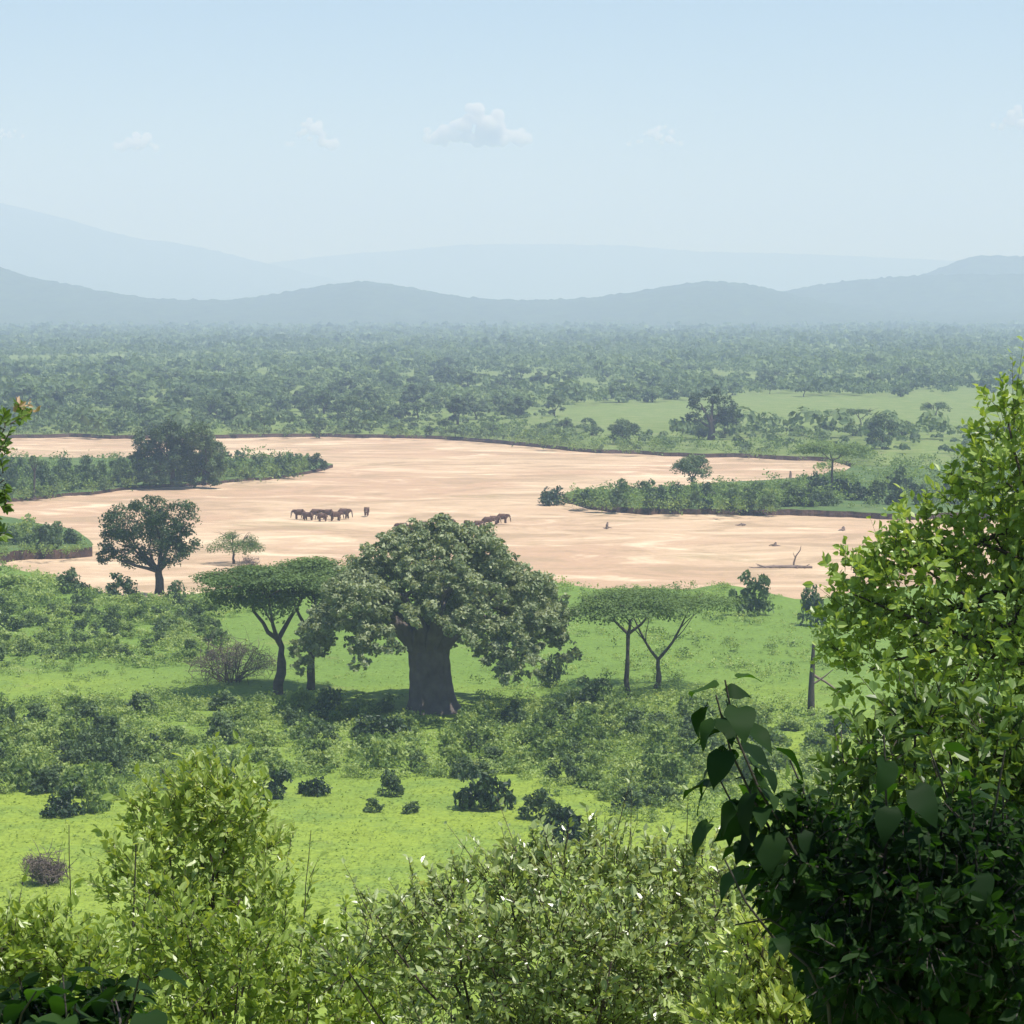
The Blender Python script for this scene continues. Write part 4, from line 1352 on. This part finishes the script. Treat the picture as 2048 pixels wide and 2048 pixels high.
fbush('shade_green_shrub', 'mid-green shrub between the bright leafy tree and the dark broad leaves', 'shrub', 'leaf_shade', 11.5,
      [(1750, 1500, 45), (1830, 1470, 60), (1910, 1480, 70), (2000, 1500, 80), (1700, 1570, 50), (1790, 1590, 70), (1890, 1590, 80), (2000, 1620, 90), (2090, 1560, 90), (1680, 1660, 60), (1780, 1700, 80), (2060, 1720, 100)],
      620, 50, 8, 30, 0.5, 1900, 0.9, 0.5, 0.2, 1.0, 0.4, extra=[(1740, 1490, 1700, 1430, 5), (1830, 1440, 1820, 1400, 5), (1680, 1560, 1640, 1520, 5)], stemr=0.02)

# sprig hanging in from the left edge, on a slim tree that stands just outside the view
fbush('slim_tree', 'slim tree at the left edge with a few pinkish leaf tips', 'tree', 'leaf_shade', 14.0,
      [(5, 860, 22), (0, 910, 24), (8, 960, 26), (-12, 1010, 30), (-60, 950, 60), (-60, 1080, 60), (-40, 880, 40), (-90, 1200, 70)],
      105, 30, 7, 22, 0.5, -260, 0.9, 0.3, 0.2, 0.6, 0.4, extra=[(10, 850, 40, 815, 5), (5, 980, 12, 1020, 5)], stemr=0.02, hub=(-130, 1100, 150))
mb, tw = MB(), MB()
a = at(np.array([40., 52., 30.]), np.array([818., 824., 828.]), 14.0)
shoots(mb, tw, a, np.array([[1, 0, .5], [1, 0, 0], [.4, 0, 1]]), 0.07, 7, 0.055, 0.5)
e = bpy.data.objects['slim_tree']
o = link('leaf_tips', mb.mesh('leaf_tips', M['blossom']), e, -Vector(e.location))
tag(o, 'pinkish young leaves at the tip of the sprig', kind='stuff')

# scrub on the slope below the viewpoint
mb = MB()
for i in range(420):
    y_ = rng.uniform(13, 170)
    x_ = rng.uniform(-0.42, 0.42) * (y_ + 14)
    g = near_z(x_, y_)
    room = (H - 0.29 * y_) - g                     # stays under the sight line to the plain
    h = min(rng.uniform(0.7, 3.0), room * 0.75)
    if h < 0.4:
        continue
    w = h * rng.uniform(0.6, 1.0)
    cl = [(x_ + rng.normal() * w * 0.4, y_ + rng.normal() * w * 0.4, g + h * rng.uniform(0.25, 0.6), w * 0.5, w * 0.5, h * 0.4) for _ in range(6)]
    foliage(mb, cl, 110, w * 0.11, 0.6, 0.6, 0.3, 0.35, tint=rng.random())
tag(link('hillside_scrub', mb.mesh('hillside_scrub', M['leaf_shrub'])), 'green scrub covering the slope below the viewpoint', kind='stuff')

# thin bare stalks
for x0, y0, x1, y1, d0, r, lab in [(268, 2100, 272, 1690, 19.0, 0.010, 'thin dark upright stalk through the yellow-green bush at lower left'),
                                   (142, 2080, 138, 1650, 18.5, 0.006, 'thinnest upright stalk near the lower left corner'),
                                   (592, 2060, 622, 1660, 19.0, 0.005, 'slender leaning grass stalk right of the sapling')]:
    p0 = at(x0, y0, d0)
    p1 = at(x1, y1, d0)
    g = near_z(p0[0], d0) - 0.05
    mb = MB().add(*tube(np.vstack([[(p0[0], d0, g)], curve(p0, p1, 8, 0.015)]), np.linspace(r * 1.3, r * 0.5, 9), 6), smooth=True)
    fol, tw = MB(), MB()
    kk = rng.uniform(0.3, 1, 9)[:, None]
    shoots(fol, tw, p0 + (p1 - p0) * kk, np.stack([rng.normal(size=9), rng.normal(size=9) * .5, np.full(9, .6)], -1), 0.06, 4, 0.05, 0.35)
    e = tag(link('stalk', mb.mesh('stem', M['snag'])), lab, 'stalk')
    tag(link('leaflets', fol.mesh('leaflets', M['leaf_sapling']), e), kind='stuff')


# dark broad-leaved shrubs: every large leaf is a piece of its own
def broad_leaf(i):
    r = np.random.default_rng(100 + i)
    ys = np.array([-0.05, 0.0, 0.06, 0.16, 0.28, 0.42, 0.56, 0.70, 0.83, 0.93, 1.0])
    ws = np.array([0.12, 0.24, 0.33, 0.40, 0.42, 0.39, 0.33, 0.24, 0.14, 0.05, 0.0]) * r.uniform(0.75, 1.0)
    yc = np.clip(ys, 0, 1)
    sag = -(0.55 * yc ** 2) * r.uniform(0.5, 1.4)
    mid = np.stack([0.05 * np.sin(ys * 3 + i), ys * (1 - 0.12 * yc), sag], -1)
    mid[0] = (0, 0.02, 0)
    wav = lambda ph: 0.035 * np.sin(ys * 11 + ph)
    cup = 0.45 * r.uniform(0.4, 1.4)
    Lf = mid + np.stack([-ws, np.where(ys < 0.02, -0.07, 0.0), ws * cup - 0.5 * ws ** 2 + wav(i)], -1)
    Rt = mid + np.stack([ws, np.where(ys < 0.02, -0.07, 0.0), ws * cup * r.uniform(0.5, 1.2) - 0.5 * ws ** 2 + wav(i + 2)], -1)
    K = len(ys)
    v = np.concatenate([mid, Lf, Rt])
    f = []
    for k in range(K - 1):
        f += [(k, k + 1, K + k + 1, K + k), (k + 1, k, 2 * K + k, 2 * K + k + 1)]
    mb = MB().add(v, np.array(f), 0.5, smooth=True)
    mb.add(*tube([(0, -0.22, 0.05), (0, -0.1, 0.01), (0, 0.02, 0)], (0.012, 0.011, 0.01), 4), 0.8)
    return mb.mesh('leaf', M['leaf_broad'])


BL = [broad_leaf(i) for i in range(6)]


def broad_shrub(label, d0, stems, base_px, leafpx, step, limit, mass, seed):
    r = np.random.default_rng(seed)
    s = mpp(d0)
    bx = at(base_px, 1900, d0)
    b0 = np.array([bx[0], d0, near_z(bx[0], d0) - 0.1])
    e = tag(link('broad_leaved_shrub', None, None, b0), label, 'shrub')
    cand = []
    for pts in stems:
        p = np.array([at(x, y, d0 + dd) for x, y, dd in pts])
        p = np.vstack([b0, p])
        seg = np.linalg.norm(np.diff(p, axis=0), axis=1)
        cum = np.concatenate([[0], np.cumsum(seg)])
        tt_ = np.linspace(0, cum[-1], 14)
        c = np.stack([np.interp(tt_, cum, p[:, k]) for k in range(3)], -1)
        c[1:-1] += r.normal(size=(12, 3)) * 0.006
        sm = MB().add(*tube(c - b0, np.linspace(0.013, 0.003, 14), 6), smooth=True)
        link('stem', sm.mesh('stem', M['snag']), e)
        L = cum[-1]
        q = L
        k = 0
        while q > seg[0] * 0.55:
            pos = np.array([np.interp(q, cum, p[:, j]) for j in range(3)])
            ang = k * 2.4 + r.uniform(-0.4, 0.4)
            cand.append((pos, ang, 0.75 if q > L - 0.03 else r.uniform(0.7, 1.35), q > L - 0.03))
            q -= step * s * r.uniform(0.6, 1.3)
            k += 1
    cand = cand[:170] + [cand[i] for i in r.permutation(np.arange(170, len(cand)))] if len(cand) > 170 else cand
    for pos, ang, sz, tip in cand[:limit]:
        L = leafpx * s * sz
        dirv = Vector((math.cos(ang), math.sin(ang), 0.3 if tip else r.uniform(-1.0, 0.15))).normalized()
        nrm = Vector((0, 0, 1)) + Vector(r.normal(size=3)) * 0.28
        xax = dirv.cross(nrm).normalized()
        zax = xax.cross(dirv).normalized()
        mt = Matrix((xax, dirv, zax)).transposed().to_4x4()
        mt.translation = Vector(pos) - Vector(b0) + dirv * L * 0.2 + Vector((math.cos(ang), math.sin(ang), 0)) * L * r.uniform(0.15, 0.75)
        o = link('leaf', BL[int(r.integers(6))], e)
        o.matrix_local = mt @ Matrix.Scale(L, 4)
    if mass:
        fol, tw = MB(), MB()
        for (x, y, rr, dd, n) in mass:
            cen = at(x, y, d0 + dd)
            d = norm(r.normal(size=(n, 3)))
            P0 = cen + d * (rr * s * r.uniform(0.2, 0.9, n))[:, None]
            shoots(fol, tw, P0 - b0, d + np.array([0, 0, 0.1]), 0.10, 8, leafpx * s * 0.48, 0.55, 0.9, 0.4, -0.35)
        tag(link('inner_foliage', fol.mesh('inner_foliage', M['leaf_broad']), e), kind='stuff')
        tag(link('inner_twigs', tw.mesh('inner_twigs', M['snag']), e), kind='stuff')
    return e


sr = np.random.default_rng(5)
st_main = [[(1700, 1950, 0), (1620, 1760, 0), (1530, 1600, 0), (1468, 1470, 0), (1450, 1360, 0)],
           [(1700, 1950, 0.05), (1600, 1760, 0.05), (1510, 1600, 0.06), (1450, 1480, 0.08), (1432, 1390, 0.08)],
           [(1690, 1950, .2), (1590, 1800, .2), (1500, 1690, .1), (1440, 1560, .1)],
           [(1760, 1950, 0), (1765, 1750, 0), (1775, 1600, -.1), (1768, 1470, -.1)],
           [(1720, 1950, .3), (1690, 1800, .3), (1640, 1660, .3), (1580, 1520, .3)],
           [(1850, 1950, .1), (1870, 1750, .1), (1890, 1600, 0), (1860, 1500, 0)],
           [(1950, 1950, 0), (1960, 1750, 0), (1990, 1600, -.1), (2010, 1500, -.1)],
           [(2050, 1950, .2), (2090, 1750, .2), (2100, 1560, .2)],
           [(1650, 1980, -.1), (1560, 1880, -.1), (1490, 1800, -.1), (1450, 1720, -.1)],
           [(1680, 2000, .2), (1620, 1900, .2), (1540, 1830, .2), (1470, 1850, .2)]]
for i in range(12):
    x = sr.uniform(1600, 2080)
    st_main.append([(1800 + (x - 1800) * .4, 2000, sr.uniform(0, 1)), (x, 1850, sr.uniform(-.2, 1)), (x + sr.normal() * 50, sr.uniform(1560, 1740), sr.uniform(-.3, .9))])
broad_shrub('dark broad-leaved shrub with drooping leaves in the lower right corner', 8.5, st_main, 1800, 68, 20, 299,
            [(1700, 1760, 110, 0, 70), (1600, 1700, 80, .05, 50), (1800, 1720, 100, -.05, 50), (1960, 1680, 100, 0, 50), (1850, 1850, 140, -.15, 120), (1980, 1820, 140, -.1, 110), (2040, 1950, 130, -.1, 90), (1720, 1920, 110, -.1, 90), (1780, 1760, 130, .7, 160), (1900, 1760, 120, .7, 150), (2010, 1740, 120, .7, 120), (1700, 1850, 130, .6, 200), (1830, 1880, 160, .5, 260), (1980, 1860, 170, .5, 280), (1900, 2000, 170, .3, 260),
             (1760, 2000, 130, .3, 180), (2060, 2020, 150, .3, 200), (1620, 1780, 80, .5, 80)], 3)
st_left = []
for i in range(7):
    x = sr.uniform(-20, 300)
    st_left.append([(140 + (x - 140) * .4, 2150, sr.uniform(0, .4)), (x, 2060, sr.uniform(-.2, .5)), (x + sr.normal() * 25, sr.uniform(1950, 2010), sr.uniform(-.2, .5))])
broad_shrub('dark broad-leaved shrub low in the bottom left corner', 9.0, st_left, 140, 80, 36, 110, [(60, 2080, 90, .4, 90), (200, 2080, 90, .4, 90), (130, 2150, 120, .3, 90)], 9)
